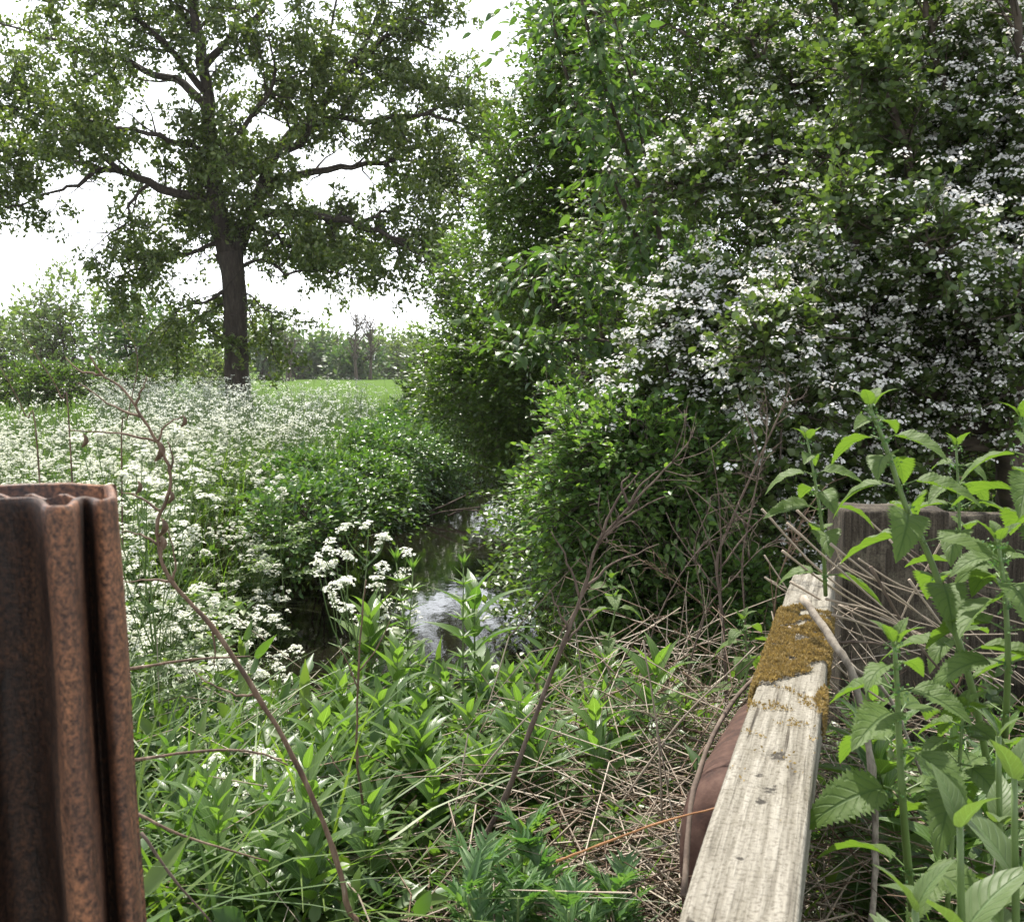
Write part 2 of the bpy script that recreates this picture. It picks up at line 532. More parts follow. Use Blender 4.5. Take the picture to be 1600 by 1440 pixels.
def sprays(lf, tw, S, D, LEN, nl, size, tpl, droop=.25, up=1.0, twr=.003, hang=0.0, jitter=.35, mat=0, twmat=0, spread=.9):
    """leafy twigs: leaves alternate along each twig. Returns tip positions and twig directions."""
    S = np.asarray(S, float); D = nrm(D)
    n = len(S)
    if n == 0: return S, D
    LEN = np.broadcast_to(LEN, (n,))
    side = nrm(np.cross(D, np.array([0, 0, 1.0])) + RNG.normal(0, .25, (n, 3)))
    g = np.array([0, 0, -1.0])
    pos = lambda t: S + D * (LEN * t)[:, None] + g * (droop * LEN * t * t)[:, None]
    prev = pos(np.zeros(n))
    for t in (.5, 1.0):
        q = pos(np.full(n, t))
        bars(tw, prev, q, twr * (1.15 - t * .5), twr * (.8 - t * .5), twmat)
        prev = q
    O, Y, Z = [], [], []
    for k in range(nl):
        t = (k + RNG.uniform(.2, .9, n)) / nl
        sg = 1 if k % 2 else -1
        fw = .45 + .8 * t
        y = D * fw[:, None] + side * sg * spread + RNG.normal(0, jitter, (n, 3)) + g * hang
        O.append(pos(t)); Y.append(y)
        Z.append(np.array([0, 0, up]) + RNG.normal(0, jitter + .15, (n, 3)))
    O = np.concatenate(O); Y = np.concatenate(Y); Z = np.concatenate(Z)
    inst(lf, tpl, O, Y, Z, size * RNG.uniform(.65, 1.2, len(O)), mat=mat)
    return pos(np.ones(n)), nrm(D + g * droop)


def blob_points(blobs, n, shell=.45, noise=None, thr=-.3):
    """random points in ellipsoids, biased outward; returns points and outward directions"""
    vol = np.array([b[1][0] * b[1][1] * b[1][2] for b in blobs]) ** .75
    idx = RNG.choice(len(blobs), int(n * 1.6), p=vol / vol.sum())
    C = np.array([b[0] for b in blobs])[idx]
    R = np.array([b[1] for b in blobs])[idx]
    d = rdir(len(idx))
    r = shell + (1 - shell) * RNG.uniform(0, 1, len(idx)) ** .6
    P = C + d * R * r[:, None]
    out = nrm(d / R)
    if noise:
        k = snoise(P, noise, 5) > thr
        P, out = P[k], out[k]
    return P[:n], out[:n]


def px_blob(x, y, d, rx, ry=None, rd=None):
    ry = ry or rx
    s = d / F_PX
    return (at(x, y, d), (rx * s, (rd if rd else rx * s), ry * s))


# ------------------------------------------------------------------ oak
def make_oak():
    D0 = 27.0
    s = D0 / F_PX
    zb = float(ground_h(at(375, 640, D0)[0], D0))
    base = at(373, 600, D0); base[2] = zb - .1
    root = empty('oak_tree', base, 'tall spreading oak with dark trunk and open leafy crown above the cow parsley', 'tree')
    tr, lf = MB(), MB()

    def path(px, d0, d1):
        n = len(px)
        return np.array([at(x, y, D0 + d0 + (d1 - d0) * i / (n - 1)) for i, (x, y) in enumerate(px)])
    trunk_px = [(374, 700), (373, 640), (371, 600), (369, 560), (368, 500), (365, 440), (358, 395)]
    P = smooth_path(path(trunk_px, 0, 0), 3)
    rad = np.interp(np.linspace(0, 1, len(P)), [0, .15, .3, .6, .85, 1], [.46, .37, .31, .28, .29, .33])
    tube(tr, P, rad, 14, jit=.05)
    limbs = []

    def limb(px, d0, d1, r0, r1):
        Q = smooth_path(path(px, d0, d1), 3)
        Q[1:-1] += RNG.normal(0, .035, Q[1:-1].shape)
        rr = np.linspace(r0, r1, len(Q))
        tube(tr, Q, rr, 8, jit=.06)
        limbs.append((Q, rr))
    limb([(358, 400), (347, 360), (340, 320), (332, 250), (326, 180), (318, 100), (305, 20), (300, -90), (310, -180)], 0, -.5, .26, .05)
    limb([(360, 402), (376, 370), (393, 330), (412, 285), (432, 240), (468, 195), (515, 150), (560, 90), (600, 10), (630, -80)], 0, 1.5, .22, .04)
    limb([(340, 320), (305, 305), (250, 293), (200, 272), (140, 262), (85, 240), (30, 245), (-40, 262)], 0, -2.2, .13, .02)
    limb([(190, 268), (150, 235), (110, 212), (60, 180), (0, 165), (-60, 150)], -1.2, -.2, .07, .02)
    limb([(150, 265), (120, 290), (80, 300), (40, 318), (10, 325)], -1.5, -2.6, .05, .015)
    limb([(230, 290), (205, 315), (200, 345), (165, 370)], -.8, -1.4, .05, .015)
    limb([(327, 185), (290, 128), (240, 118), (190, 90), (140, 82), (60, 55), (-20, 30)], -.1, 2.2, .12, .02)
    limb([(326, 150), (280, 90), (225, 40), (160, 0), (90, -50)], -.2, -2.5, .1, .02)
    limb([(319, 105), (360, 60), (410, 10), (450, -60), (480, -140)], -.3, -2, .1, .02)
    limb([(314, 60), (270, 10), (230, -60), (190, -120)], -.4, 1.8, .08, .02)
    limb([(395, 330), (440, 337), (500, 335), (560, 352), (610, 370), (660, 400), (695, 425)], .2, -1.5, .12, .02)
    limb([(412, 285), (470, 272), (530, 262), (600, 255), (660, 250), (730, 255)], .4, 2.5, .12, .02)
    limb([(432, 242), (478, 215), (485, 170), (492, 120), (510, 60), (530, -20)], .6, -1.6, .1, .02)
    limb([(468, 197), (530, 185), (590, 190), (650, 180), (710, 190), (745, 215)], .9, -.8, .09, .02)
    limb([(515, 150), (575, 135), (630, 115), (680, 125), (710, 150)], 1.1, 3, .08, .02)
    limb([(545, 110), (600, 60), (645, 30), (675, 40)], 1.3, 0, .07, .02)
    limb([(336, 270), (365, 258), (385, 262), (400, 285)], 0, -1.5, .05, .015)
    limb([(334, 265), (375, 205), (410, 160), (430, 110), (420, 60)], 0, -2.4, .08, .02)
    limb([(333, 240), (280, 225), (230, 205), (180, 200), (130, 185)], 0, -2.8, .08, .02)
    limb([(348, 370), (310, 395), (265, 400), (220, 420), (180, 432)], 0, -2.0, .06, .015)
    limb([(346, 355), (300, 360), (255, 350), (215, 385)], 0, 1.6, .05, .015)
    limb([(362, 450), (325, 470), (290, 478), (262, 500)], 0, -1.2, .045, .012)
    limb([(362, 470), (330, 485), (300, 505), (285, 530)], 0, 1.0, .03, .01)
    limb([(372, 420), (410, 405), (450, 425), (500, 420), (545, 430)], 0, -1.4, .05, .012)
    limb([(374, 450), (400, 470), (425, 490)], 0, -.7, .03, .01)
    limb([(385, 352), (430, 370), (470, 395), (520, 390), (560, 395), (600, 410)], .1, 1.8, .06, .015)
    limb([(560, 352), (600, 330), (650, 340), (700, 370)], -.6, .8, .05, .012)
    limb([(600, 255), (660, 290), (710, 300), (745, 320)], 1.6, .2, .05, .012)
    limb([(610, 370), (655, 385), (690, 420), (705, 450)], -1.2, -.4, .04, .012)
    limb([(660, 180), (700, 160), (735, 180), (750, 215)], -.4, 1.2, .04, .012)
    # second and third order branches
    S2, S3, D3, L3 = [], [], [], []
    for Q, rr in limbs:
        seg = np.linalg.norm(np.diff(Q, axis=0), axis=1)
        cum = np.concatenate([[0], np.cumsum(seg)])
        Ltot = cum[-1]
        k0 = .5 if rr[0] > .15 else .18 * Ltot
        ts = np.arange(k0, Ltot, .33)
        for t in list(ts) + [Ltot]:
            p = np.array([np.interp(t, cum, Q[:, i]) for i in range(3)])
            i = min(np.searchsorted(cum, t), len(Q) - 1)
            T = nrm(Q[i] - Q[i - 1]) if i > 0 else nrm(Q[1] - Q[0])
            d = nrm(T * .5 + rdir(1)[0] * np.array([.9, .9, .7]) + np.array([0, 0, .15]))
            ln = random.uniform(.7, 1.9)
            r = float(np.interp(t, cum, rr)) * .45
            npt = 5
            pts = [p]
            for q in range(npt):
                d = nrm(d + RNG.normal(0, .28, 3) + np.array([0, 0, .03]))
                pts.append(pts[-1] + d * ln / npt)
            pts = np.array(pts)
            tube(tr, pts, np.linspace(max(.014, min(r, .04)), .008, len(pts)), 4, cap=False)
            for q in range(1, len(pts)):
                for _ in range(3):
                    S3.append(pts[q] + RNG.normal(0, .03, 3)); D3.append(nrm(d * .5 + rdir(1)[0])); L3.append(random.uniform(.3, .75))
    S3 = np.array(S3); D3 = np.array(D3); L3 = np.array(L3)
    keep = snoise(S3, 1.9, 9) + .5 * snoise(S3, 4.0, 10) > -.3
    S3, D3, L3 = S3[keep], D3[keep], L3[keep]
    # leaf rosettes at the twig ends and along the twigs
    tips, dd = sprays(lf, tr, S3, D3, L3, 10, .12, T_OAK, droop=.1, twr=.007, jitter=.6, mat=0)
    for rep in range(1):
        n = len(tips)
        q = np.repeat(tips, 22, 0)
        off = rdir(len(q)) * (RNG.uniform(0, 1, len(q)) ** .55 * .21)[:, None]
        inst(lf, T_OAK, q + off, rdir(len(q)) + np.array([0, 0, -.1]), np.array([0, 0, .8]) + rdir(len(q)), .105 * RNG.uniform(.7, 1.25, len(q)))
    _child(tr, 'trunk', M['bark'], root, True)
    _child(lf, 'crown', M['oak_leaf'], root, True)


make_oak()


# ------------------------------------------------------------------ generic bush / tree from clumps
def bush(name, label, cat, blobs, nsp, nl, size, tpl, leafmat, root_xy=None, twl=.35, droop=.2, noise=None, thr=-.3, up=1.0, stems=7, stem_r=.03,
         twr=.003, hang=0, group=None, shell=.4, jitter=.35, outw=.8, bark='twig', upb=.35, solid=0):
    c = np.mean([b[0] for b in blobs], axis=0)
    x, y = (c[0], c[1]) if root_xy is None else root_xy
    base = np.array([x, y, float(ground_h(x, y)) - .05])
    root = empty(name, base, label, cat, group)
    tr, lf = MB(), MB()
    for k in range(stems):
        b = blobs[k % len(blobs)]
        e = b[0] + rdir(1)[0] * np.array(b[1]) * .6
        s0 = base + RNG.normal(0, .12, 3) * np.array([1, 1, 0]) * (stem_r * 25)
        mid = s0 * .5 + e * .5 + RNG.normal(0, .06, 3) * np.linalg.norm(e - s0)
        mid[2] += .12 * np.linalg.norm(e - s0)
        P = smooth_path([s0, mid, e], 6)
        P[1:-1] += RNG.normal(0, .012, P[1:-1].shape) * np.linalg.norm(e - s0)
        tube(tr, P, np.linspace(stem_r, stem_r * .25, len(P)), 6, cap=False)
        for q in range(3, len(P)):
            for _ in range(2):
                d = nrm(rdir(1)[0] + np.array([0, 0, .4]))
                l = np.mean(b[1]) * random.uniform(.4, .8)
                pts = smooth_path([P[q], P[q] + d * l * .5 + RNG.normal(0, .05, 3) * l, P[q] + d * l], 3)
                tube(tr, pts, np.linspace(stem_r * .3, stem_r * .12, len(pts)), 4, cap=False)
    P, out = blob_points(blobs, nsp, shell, noise, thr)
    D = nrm(out * outw + rdir(len(P)) * .7 + np.array([0, 0, upb]))
    sprays(lf, tr, P, D, twl * RNG.uniform(.6, 1.3, len(P)), nl, size, tpl, droop=droop, up=up, twr=twr, hang=hang, jitter=jitter)
    _child(tr, 'stems' if stems > 1 and False else 'trunk', M[bark], root, True)
    _child(lf, 'crown', M[leafmat], root, True)
    return root


# ---- far trees
def far_tree(name, label, blobs, x, d, mat, nsp, size, tw=1.2, stems=5, r=.12, group='trees beyond the field', thr=-.5, nl=6, cat='tree'):
    p = at(x, 590, d)
    bush(name, label, cat, blobs, nsp, nl, size, T_SIMPLE, mat, (p[0], d), twl=tw, noise=6.0 / max(b[1][0] for b in blobs), thr=thr, stems=stems, stem_r=r, twr=.02,
         group=group, jitter=.6, shell=.3)


far_tree('broadleaf_tree', 'tallest pale green round-headed tree beyond the hedge', [px_blob(100, 470, 62, 55, 42), px_blob(65, 510, 62, 45, 40), px_blob(140, 505, 63, 55, 45), px_blob(100, 540, 61, 75, 40)], 105, 62, 'far_leaf_light', 620, .3, stems=8)
far_tree('broadleaf_tree', 'bright green bushy tree between the pale tree and the oak', [px_blob(215, 500, 55, 40, 30), px_blob(190, 535, 55, 55, 36), px_blob(255, 545, 54, 50, 34), px_blob(290, 560, 54, 42, 24)], 220, 55, 'far_leaf_deep', 650, .28)
far_tree('broadleaf_tree', 'low olive green tree at the edge of the photo behind the hedge', [px_blob(15, 525, 66, 50, 36), px_blob(-40, 520, 66, 50, 45), px_blob(40, 560, 66, 50, 25)], 10, 66, 'far_leaf', 480, .3)
far_tree('field_bush', 'small yellow-green bush close behind the oak trunk', [px_blob(320, 570, 48, 45, 22), px_blob(345, 585, 47, 50, 16)], 325, 48, 'far_leaf_light', 320, .2, tw=.6, r=.05, cat='bush')
# clipped hedge on the far side of the near meadow
far_tree('field_hedge', 'dark clipped hedge running behind the meadow flowers', [px_blob(-60, 606, 36, 70, 34, 1.2), px_blob(20, 604, 36, 70, 34, 1.2), px_blob(90, 600, 37, 55, 28, 1.2), px_blob(160, 596, 38, 50, 24, 1.2), px_blob(220, 592, 39, 45, 18, 1.2)], 40, 36.5, 'dark_leaf', 1500, .13, tw=.45, stems=10, r=.04, group='hedges', thr=-.9, nl=9, cat='hedge')
fars = [('dark round tree just beside the oak trunk across the field', 412, 538, 150, 36, 36, 'far_leaf_deep', 260),
        ('low dark tree under the pale umbrella-shaped tree across the field', 470, 558, 155, 42, 26, 'far_leaf_deep', 300),
        ('mid green broad tree in the middle of the far tree belt', 515, 552, 160, 45, 32, 'far_leaf', 300),
        ('pale olive tree by the bare trees across the field', 608, 556, 165, 38, 32, 'far_leaf_light', 260),
        ('grey-green distant tree at the end of the belt nearest the stream hedge', 655, 555, 170, 40, 36, 'far_leaf_light', 260),
        ('flat dark tree low between two taller trees in the far belt', 555, 566, 150, 34, 20, 'far_leaf_deep', 220)]
for lab, x, y, d, rx, ry, mt, n in fars:
    far_tree('belt_tree', lab, [px_blob(x, y, d, rx, ry), px_blob(x + rx * .4, y + ry * .3, d + 1, rx * .7, ry * .7), px_blob(x - rx * .4, y + ry * .25, d - 1, rx * .7, ry * .7)], x, d, mt, n, .85, tw=2.4, r=.2)
far_tree('umbrella_tree', 'thin pale flat-topped tree rising above the far tree belt', [px_blob(450, 502, 140, 36, 9), px_blob(440, 515, 140, 26, 8)], 452, 140, 'far_leaf_light', 46, .5, tw=1.6, stems=8, r=.12, thr=-.9)


def bare_tree(x, y0, y1, d, lab):
    base = at(x, y0, d); base[2] = float(ground_h(base[0], d)) - .1
    root = empty('bare_tree', base, lab, 'tree', 'bare trees across the field')
    mb = MB()
    top = at(x, y1, d)
    H = top[2] - base[2]
    P = smooth_path([base, base * .5 + top * .5 + RNG.normal(0, .2, 3), top], 6)
    tube(mb, P, np.linspace(.28, .05, len(P)), 6)
    for k in range(4, len(P)):
        for _ in range(3):
            dr = nrm(rdir(1)[0] * np.array([1, 1, .3]) + np.array([0, 0, .9]))
            l = H * random.uniform(.12, .3)
            pts = smooth_path([P[k], P[k] + dr * l * .5, P[k] + dr * l + np.array([0, 0, .2 * l])], 3)
            tube(mb, pts, np.linspace(.1, .03, len(pts)), 4)
            for q in (2, 4, 5):
                for _ in range(3):
                    e = pts[q] + nrm(rdir(1)[0] + np.array([0, 0, .8])) * l * .45
                    bars(mb, [pts[q]], [e], .045, .02)
    _child(mb, 'trunk', M['twig'], root, True)


bare_tree(557, 590, 503, 145, 'leafless tree with the taller narrow top across the field')
bare_tree(578, 590, 512, 147, 'leafless tree just stream side of the other bare tree')
# a continuous far belt so no bare horizon shows to the sides
def far_wood():
    mb = MB()
    n = 2600
    x = RNG.uniform(-420, 420, n); d = RNG.uniform(205, 260, n)
    keep = ~((x > 60) & (d < 0))
    h = 5 + 3 * snoise(np.stack([x * .05, d * .0, x * 0], -1), 1, 3) + RNG.uniform(-1, 1, n)
    z = RNG.uniform(.1, 1, n) ** .8 * h
    O = np.stack([x, d, z], -1)
    P, D = O, nrm(rdir(n) + np.array([0, 0, .4]))
    tw = MB()
    sprays(mb, tw, P, D, RNG.uniform(1.5, 3, n), 8, 1.5, T_SIMPLE, jitter=.6, twr=.05)
    mb.merge(tw, mat=1)
    tag(mb.build('woods', [M['far_leaf'], M['twig']]), 'hazy belt of woodland along the horizon', 'woodland', kind='stuff')


far_wood()

# ------------------------------------------------------------------ hedge trees on the stream's far bank (right)
bush('stream_bush', 'dark glossy bush hanging over the bend of the stream', 'bush',
     [px_blob(700, 545, 14, 75, 75), px_blob(770, 480, 14, 110, 100), px_blob(790, 600, 13, 120, 110), px_blob(735, 605, 14, 65, 45), px_blob(850, 700, 13, 80, 75), px_blob(835, 790, 10.5, 45, 60, .5), px_blob(845, 870, 9, 45, 55, .5), px_blob(860, 950, 7.5, 55, 50, .4), px_blob(860, 560, 13, 120, 140), px_blob(800, 745, 13.5, 32, 45)],
     3900, 12, .07, T_SIMPLE, 'dark_leaf', (.9, 14.2), twl=.45, noise=2.6, thr=-.75, stems=10, stem_r=.04, droop=.3)
bush('hedge_bush', 'low dark hedge bush beyond the bend of the stream', 'bush',
     [px_blob(690, 592, 25, 45, 22, 1.2), px_blob(750, 590, 26, 55, 22, 1.4), px_blob(810, 575, 26, 50, 40, 1.4), px_blob(710, 615, 24, 80, 22, 1.2)],
     1900, 10, .1, T_SIMPLE, 'dark_leaf', None, twl=.35, noise=2.0, thr=-.9, stems=10, stem_r=.04)
bush('hedge_tree', 'tall yellow-green hedge tree against the sky beside the sapling', 'tree',
     [px_blob(845, 270, 11, 75, 110), px_blob(905, 110, 11, 70, 120), px_blob(850, 400, 11.5, 110, 100), px_blob(930, 20, 10.5, 70, 110), px_blob(940, 250, 11, 110, 160), px_blob(960, 430, 11, 120, 130), px_blob(990, 100, 10.5, 110, 150)],
     5000, 12, .06, T_SIMPLE, 'dark_leaf', (1.3, 11.5), twl=.42, noise=2.8, thr=-1.15, stems=12, stem_r=.06, droop=.2)
bush('maple_tree', 'dense dark green tree towering behind the blossoming hawthorn', 'tree',
     [px_blob(1060, 80, 8.5, 130, 170, 1.2), px_blob(1180, 30, 8.5, 150, 170, 1.2), px_blob(1130, 240, 8.2, 150, 150, 1.1), px_blob(1040, 380, 8.2, 130, 130, 1.0), px_blob(1200, 400, 8, 170, 150, 1.0), px_blob(1350, 150, 8, 200, 260, 1.2), px_blob(1560, 150, 7.5, 230, 300, 1.2), px_blob(1150, -80, 8.6, 200, 120, 1.2), px_blob(1450, -120, 8, 300, 130, 1.2), px_blob(1850, 300, 7.6, 230, 330, 1.1), px_blob(1850, 640, 7.2, 220, 160, .9), px_blob(1250, 600, 7.6, 230, 160, 1.0), px_blob(1500, 560, 7.4, 250, 200, 1.0), px_blob(1020, 560, 8, 120, 120, .9), px_blob(1200, 780, 7, 240, 140, .8), px_blob(1500, 780, 7, 240, 140, .8)],
     11500, 12, .048, T_SIMPLE, 'dark_leaf', (3.0, 8.6), twl=.4, noise=3.2, thr=-1.2, stems=16, stem_r=.07, droop=.2)
bush('rose_bush', 'bright light green bush of small leaves on the stream edge', 'bush',
     [px_blob(905, 690, 4.5, 65, 55, .3), px_blob(1000, 690, 4.2, 70, 45, .25), px_blob(965, 770, 4.3, 95, 75, .35), px_blob(890, 790, 4.9, 55, 60, .3), px_blob(1075, 735, 4.2, 80, 55, .3), px_blob(950, 865, 4.4, 85, 65, .35), px_blob(1060, 850, 4.5, 100, 80, .35), px_blob(1010, 945, 4.4, 90, 45, .3), px_blob(1120, 930, 4.3, 80, 60, .3)],
     4300, 13, .034, T_SIMPLE4, 'rose_leaf', (.75, 4.75), twl=.2, noise=4, thr=-.8, stems=14, stem_r=.015, droop=.35)


# ---- sapling with large hanging leaves
def make_sapling():
    base = np.array([1.35, 6.3, float(ground_h(1.35, 6.3)) - .05])
    root = empty('cherry_sapling', base, 'slim sapling with large drooping pale green leaves in front of the dark hedge', 'tree')
    st, lf = MB(), MB()
    stems = [[(1080, 560), (1045, 420), (1010, 330), (975, 220), (940, 120), (915, 30), (900, -60)],
             [(1070, 560), (1020, 440), (980, 330), (945, 250), (900, 160), (870, 60), (855, -40)],
             [(1075, 560), (1040, 420), (1020, 310), (1000, 200), (985, 120), (960, 30)],
             [(1070, 560), (990, 480), (920, 420), (870, 390), (845, 400)],
             [(1070, 560), (980, 540), (910, 530), (850, 540), (810, 560)],
             [(1080, 540), (1090, 470), (1100, 420), (1120, 400)]]
    S, D = [], []
    for k, px in enumerate(stems):
        P = [base + np.array([.02 * k, 0, 0])] + [at(x, y, 6.4 - .12 * i + .15 * math.sin(k * 2 + i)) for i, (x, y) in enumerate(px)]
        P = smooth_path(P, 4)
        tube(st, P, np.linspace(.02, .005, len(P)), 6)
        for q in range(9, len(P)):
            for _ in range(3 if k < 3 else 4):
                S.append(P[q]); D.append(nrm(rdir(1)[0] * np.array([1, 1, .5]) + np.array([-.25, -.35, .1])))
    S = np.array(S); D = np.array(D)
    keep = RNG.uniform(0, 1, len(S)) < .85
    sprays(lf, st, S[keep], D[keep], RNG.uniform(.2, .55, keep.sum()), 10, .078, T_HAZEL, droop=.4, twr=.003, hang=.6, jitter=.35)
    _child(st, 'trunk', M['twig'], root, True)
    _child(lf, 'crown', M['hazel_leaf'], root, True)


make_sapling()


# ---- hawthorn in blossom
def make_hawthorn():
    base = np.array([2.6, 5.4, float(ground_h(2.6, 5.4)) - .05])
    root = empty('hawthorn_tree', base, 'arching hawthorn smothered in white blossom above the fence post', 'tree')
    tr, lf, fl = MB(), MB(), MB()
    arms = [([(1560, 640), (1440, 500), (1300, 340), (1200, 240), (1120, 265), (1050, 295)], 5.4, 4.6),
            ([(1560, 640), (1450, 520), (1320, 450), (1180, 470), (1100, 495), (1025, 515)], 5.2, 4.3),
            ([(1560, 660), (1430, 600), (1300, 560), (1160, 575), (1070, 600), (1000, 632)], 5.0, 4.2),
            ([(1560, 640), (1430, 430), (1300, 200), (1230, 130), (1160, 60)], 5.6, 5.2),
            ([(1560, 640), (1480, 400), (1400, 200), (1330, 60), (1280, -60)], 5.6, 5.0),
            ([(1570, 640), (1540, 400), (1500, 200), (1450, 50), (1430, -100)], 5.2, 4.6),
            ([(1580, 640), (1600, 400), (1600, 200), (1590, 0), (1600, -120)], 5.0, 4.4),
            ([(1570, 650), (1520, 540), (1450, 430), (1380, 350), (1300, 330)], 5.0, 3.9),
            ([(1570, 660), (1540, 560), (1500, 480), (1480, 420), (1440, 380)], 4.8, 3.8),
            ([(1590, 660), (1640, 520), (1660, 400), (1650, 250), (1680, 100)], 4.8, 4.2),
            ([(1560, 670), (1450, 610), (1380, 580), (1290, 610), (1220, 660)], 4.8, 4.0),
            ([(1560, 680), (1420, 680), (1320, 700), (1250, 730), (1180, 770)], 4.8, 4.4),
            ([(1560, 700), (1440, 720), (1340, 750), (1250, 800), (1180, 860)], 4.8, 4.5),
            ([(1570, 660), (1600, 580), (1610, 520), (1600, 450)], 4.6, 3.8),
            ([(1560, 650), (1400, 480), (1310, 300), (1290, 240)], 5.0, 4.4),
            ([(1560, 650), (1480, 560), (1350, 500), (1240, 520), (1180, 540)], 4.9, 3.9),
            ([(1560, 650), (1500, 500), (1440, 300), (1380, 150), (1350, 100)], 5.0, 4.3)]
    S, D, B = [], [], []
    fork = np.array([2.45, 5.25, .75])
    tube(tr, smooth_path([base, base * .5 + fork * .5 + np.array([.05, 0, 0]), fork], 5), np.linspace(.13, .1, 11), 10, jit=.05)
    for px, d0, d1 in arms:
        n = len(px)
        P = [fork] + [at(x, y, d0 + (d1 - d0) * i / (n - 1)) for i, (x, y) in enumerate(px)]
        P = smooth_path(P, 6)
        P[1:] += RNG.normal(0, .012, P[1:].shape)
        tube(tr, P, np.linspace(.05, .006, len(P)), 6, jit=.05)
        for q in range(6, len(P)):
            f = q / len(P)
            T = nrm(P[q] - P[q - 1])
            k = (3 if (T[2] > .1 and P[q][0] < 1.9) else 4) if f > .4 else 3
            for _ in range(k):
                d = nrm(T * .7 + rdir(1)[0] * .9 + np.array([0, 0, .25]))
                l = random.uniform(.12, .42) * (1.15 - .75 * f)
                e = P[q] + d * l - np.array([0, 0, .12 * l])
                bars(tr, [P[q]], [e], .006, .003)
                for t in np.linspace(.25, 1, 5):
                    S.append(P[q] * (1 - t) + e * t); D.append(nrm(d * .6 + rdir(1)[0] + np.array([0, 0, .3])))
    S = np.array(S); D = np.array(D)
    # inner mass of plain leafy twigs
    blobs = [px_blob(1480, 430, 4.9, 170, 170, .5), px_blob(1500, 150, 5.2, 170, 200, .5), px_blob(1320, 470, 5.1, 110, 80, .4), px_blob(1420, 280, 5.4, 110, 110, .4), px_blob(1200, 560, 4.9, 130, 50, .3), px_blob(1600, 350, 4.8, 120, 200, .5), px_blob(1400, 120, 5.2, 110, 110, .4), px_blob(1570, 50, 5.0, 120, 120, .4), px_blob(1480, 250, 4.8, 140, 110, .4), px_blob(1250, 740, 5, 150, 90, .4)]
    P2, o2 = blob_points(blobs, 4300, .2, 4.0, -.7)
    S = np.vstack([S, P2]); D = np.vstack([D, nrm(o2 * .5 + rdir(len(P2)) * .7 + np.array([0, 0, .3]))])
    nmask = snoise(S, 2.2, 21)
    keep = nmask > -1.3
    S, D, nmask = S[keep], D[keep], nmask[keep]
    LEN = RNG.uniform(.08, .22, len(S))
    tips, dd = sprays(lf, tr, S, D, LEN, 9, .031, T_HAW, droop=.1, twr=.0022, jitter=.5)
    # blossom corymbs sit on top of the twigs, most where the branch is open to the light
    dens = np.clip(.66 + .6 * snoise(tips, 2.4, 33), .08, 1)
    dens = np.where((tips[:, 0] > 1.7) & (tips[:, 2] > 2.1), np.maximum(dens, .62), dens)
    dens *= np.interp(tips[:, 2], [.6, 1.0, 1.4, 2.4, 3.0, 3.9], [.15, .35, .9, 1.0, 1.0, .9])
    # the top of the tree away from its right hand limbs is nearly all leaf
    dens *= np.where((tips[:, 0] < 1.6) & (tips[:, 2] > 2.1), .7, 1.0)
    dens *= np.interp(tips[:, 0], [.45, 1.15], [.85, 1.0])
    b = RNG.uniform(0, 1, len(tips)) < dens
    C = tips[b] + np.array([0, -.012, .015])
    k = 14
    Q = np.repeat(C, k, 0)
    dv = rdir(len(Q)); dv[:, 2] = np.abs(dv[:, 2])
    Q = Q + dv * np.array([.036, .036, .03]) * RNG.uniform(.4, 1.15, (len(Q), 1))
    nn = nrm(dv * .7 + np.array([-.2, -.45, .45]) + RNG.normal(0, .28, (len(Q), 3)))
    yy = np.cross(nn, rdir(len(Q)))
    inst(fl, T_FLOWER, Q, yy, nn, .0118 * RNG.uniform(.75, 1.2, len(Q)))
    _child(tr, 'trunk', M['twig'], root, True)
    _child(lf, 'crown', M['haw_leaf'], root, True)
    _child(fl, 'blossom', M['haw_petal'], root, True)


make_hawthorn()

# ------------------------------------------------------------------ brambles on the near bank of the stream
bush('bramble_bush', 'dark bramble thicket spilling down to the water below the oak', 'bush',
     [px_blob(610, 705, 18, 75, 42, 1.2), px_blob(655, 700, 20, 60, 45, 1.0), px_blob(690, 735, 20.5, 38, 40, .8), px_blob(565, 775, 13.5, 60, 45, .9), px_blob(610, 770, 17, 45, 35, .8), px_blob(640, 660, 21, 50, 25, 1.0), px_blob(560, 705, 17, 70, 32, 1.0)],
     2500, 9, .085, T_SIMPLE, 'bramble_leaf', None, twl=.4, noise=2.4, thr=-.9, stems=14, stem_r=.012, droop=.6, upb=.5)
bush('bramble_bush', 'green bramble mound among the cow parsley at the stream edge', 'bush',
     [px_blob(470, 800, 10.5, 70, 42, .7), px_blob(535, 790, 11.5, 60, 38, .6), px_blob(470, 745, 12.5, 80, 26, .8), px_blob(560, 745, 13.5, 60, 26, .8)],
     1000, 9, .075, T_SIMPLE, 'bramble_leaf', None, twl=.35, noise=2.8, thr=-.8, stems=12, stem_r=.012, droop=.6, upb=.5)


# ------------------------------------------------------------------ stuff: grass and undergrowth
def grass_area(n, xr, yr, hmin, hmax, width, seed_thr=-2, lean=.5, cond=None):
    x = RNG.uniform(*xr, n); y = RNG.uniform(*yr, n)
    if cond is not None:
        k = cond(x, y); x, y = x[k], y[k]
    z = ground_h(x, y)
    k = z > WATER + .08
    return np.stack([x, y, z - .02], -1)[k]


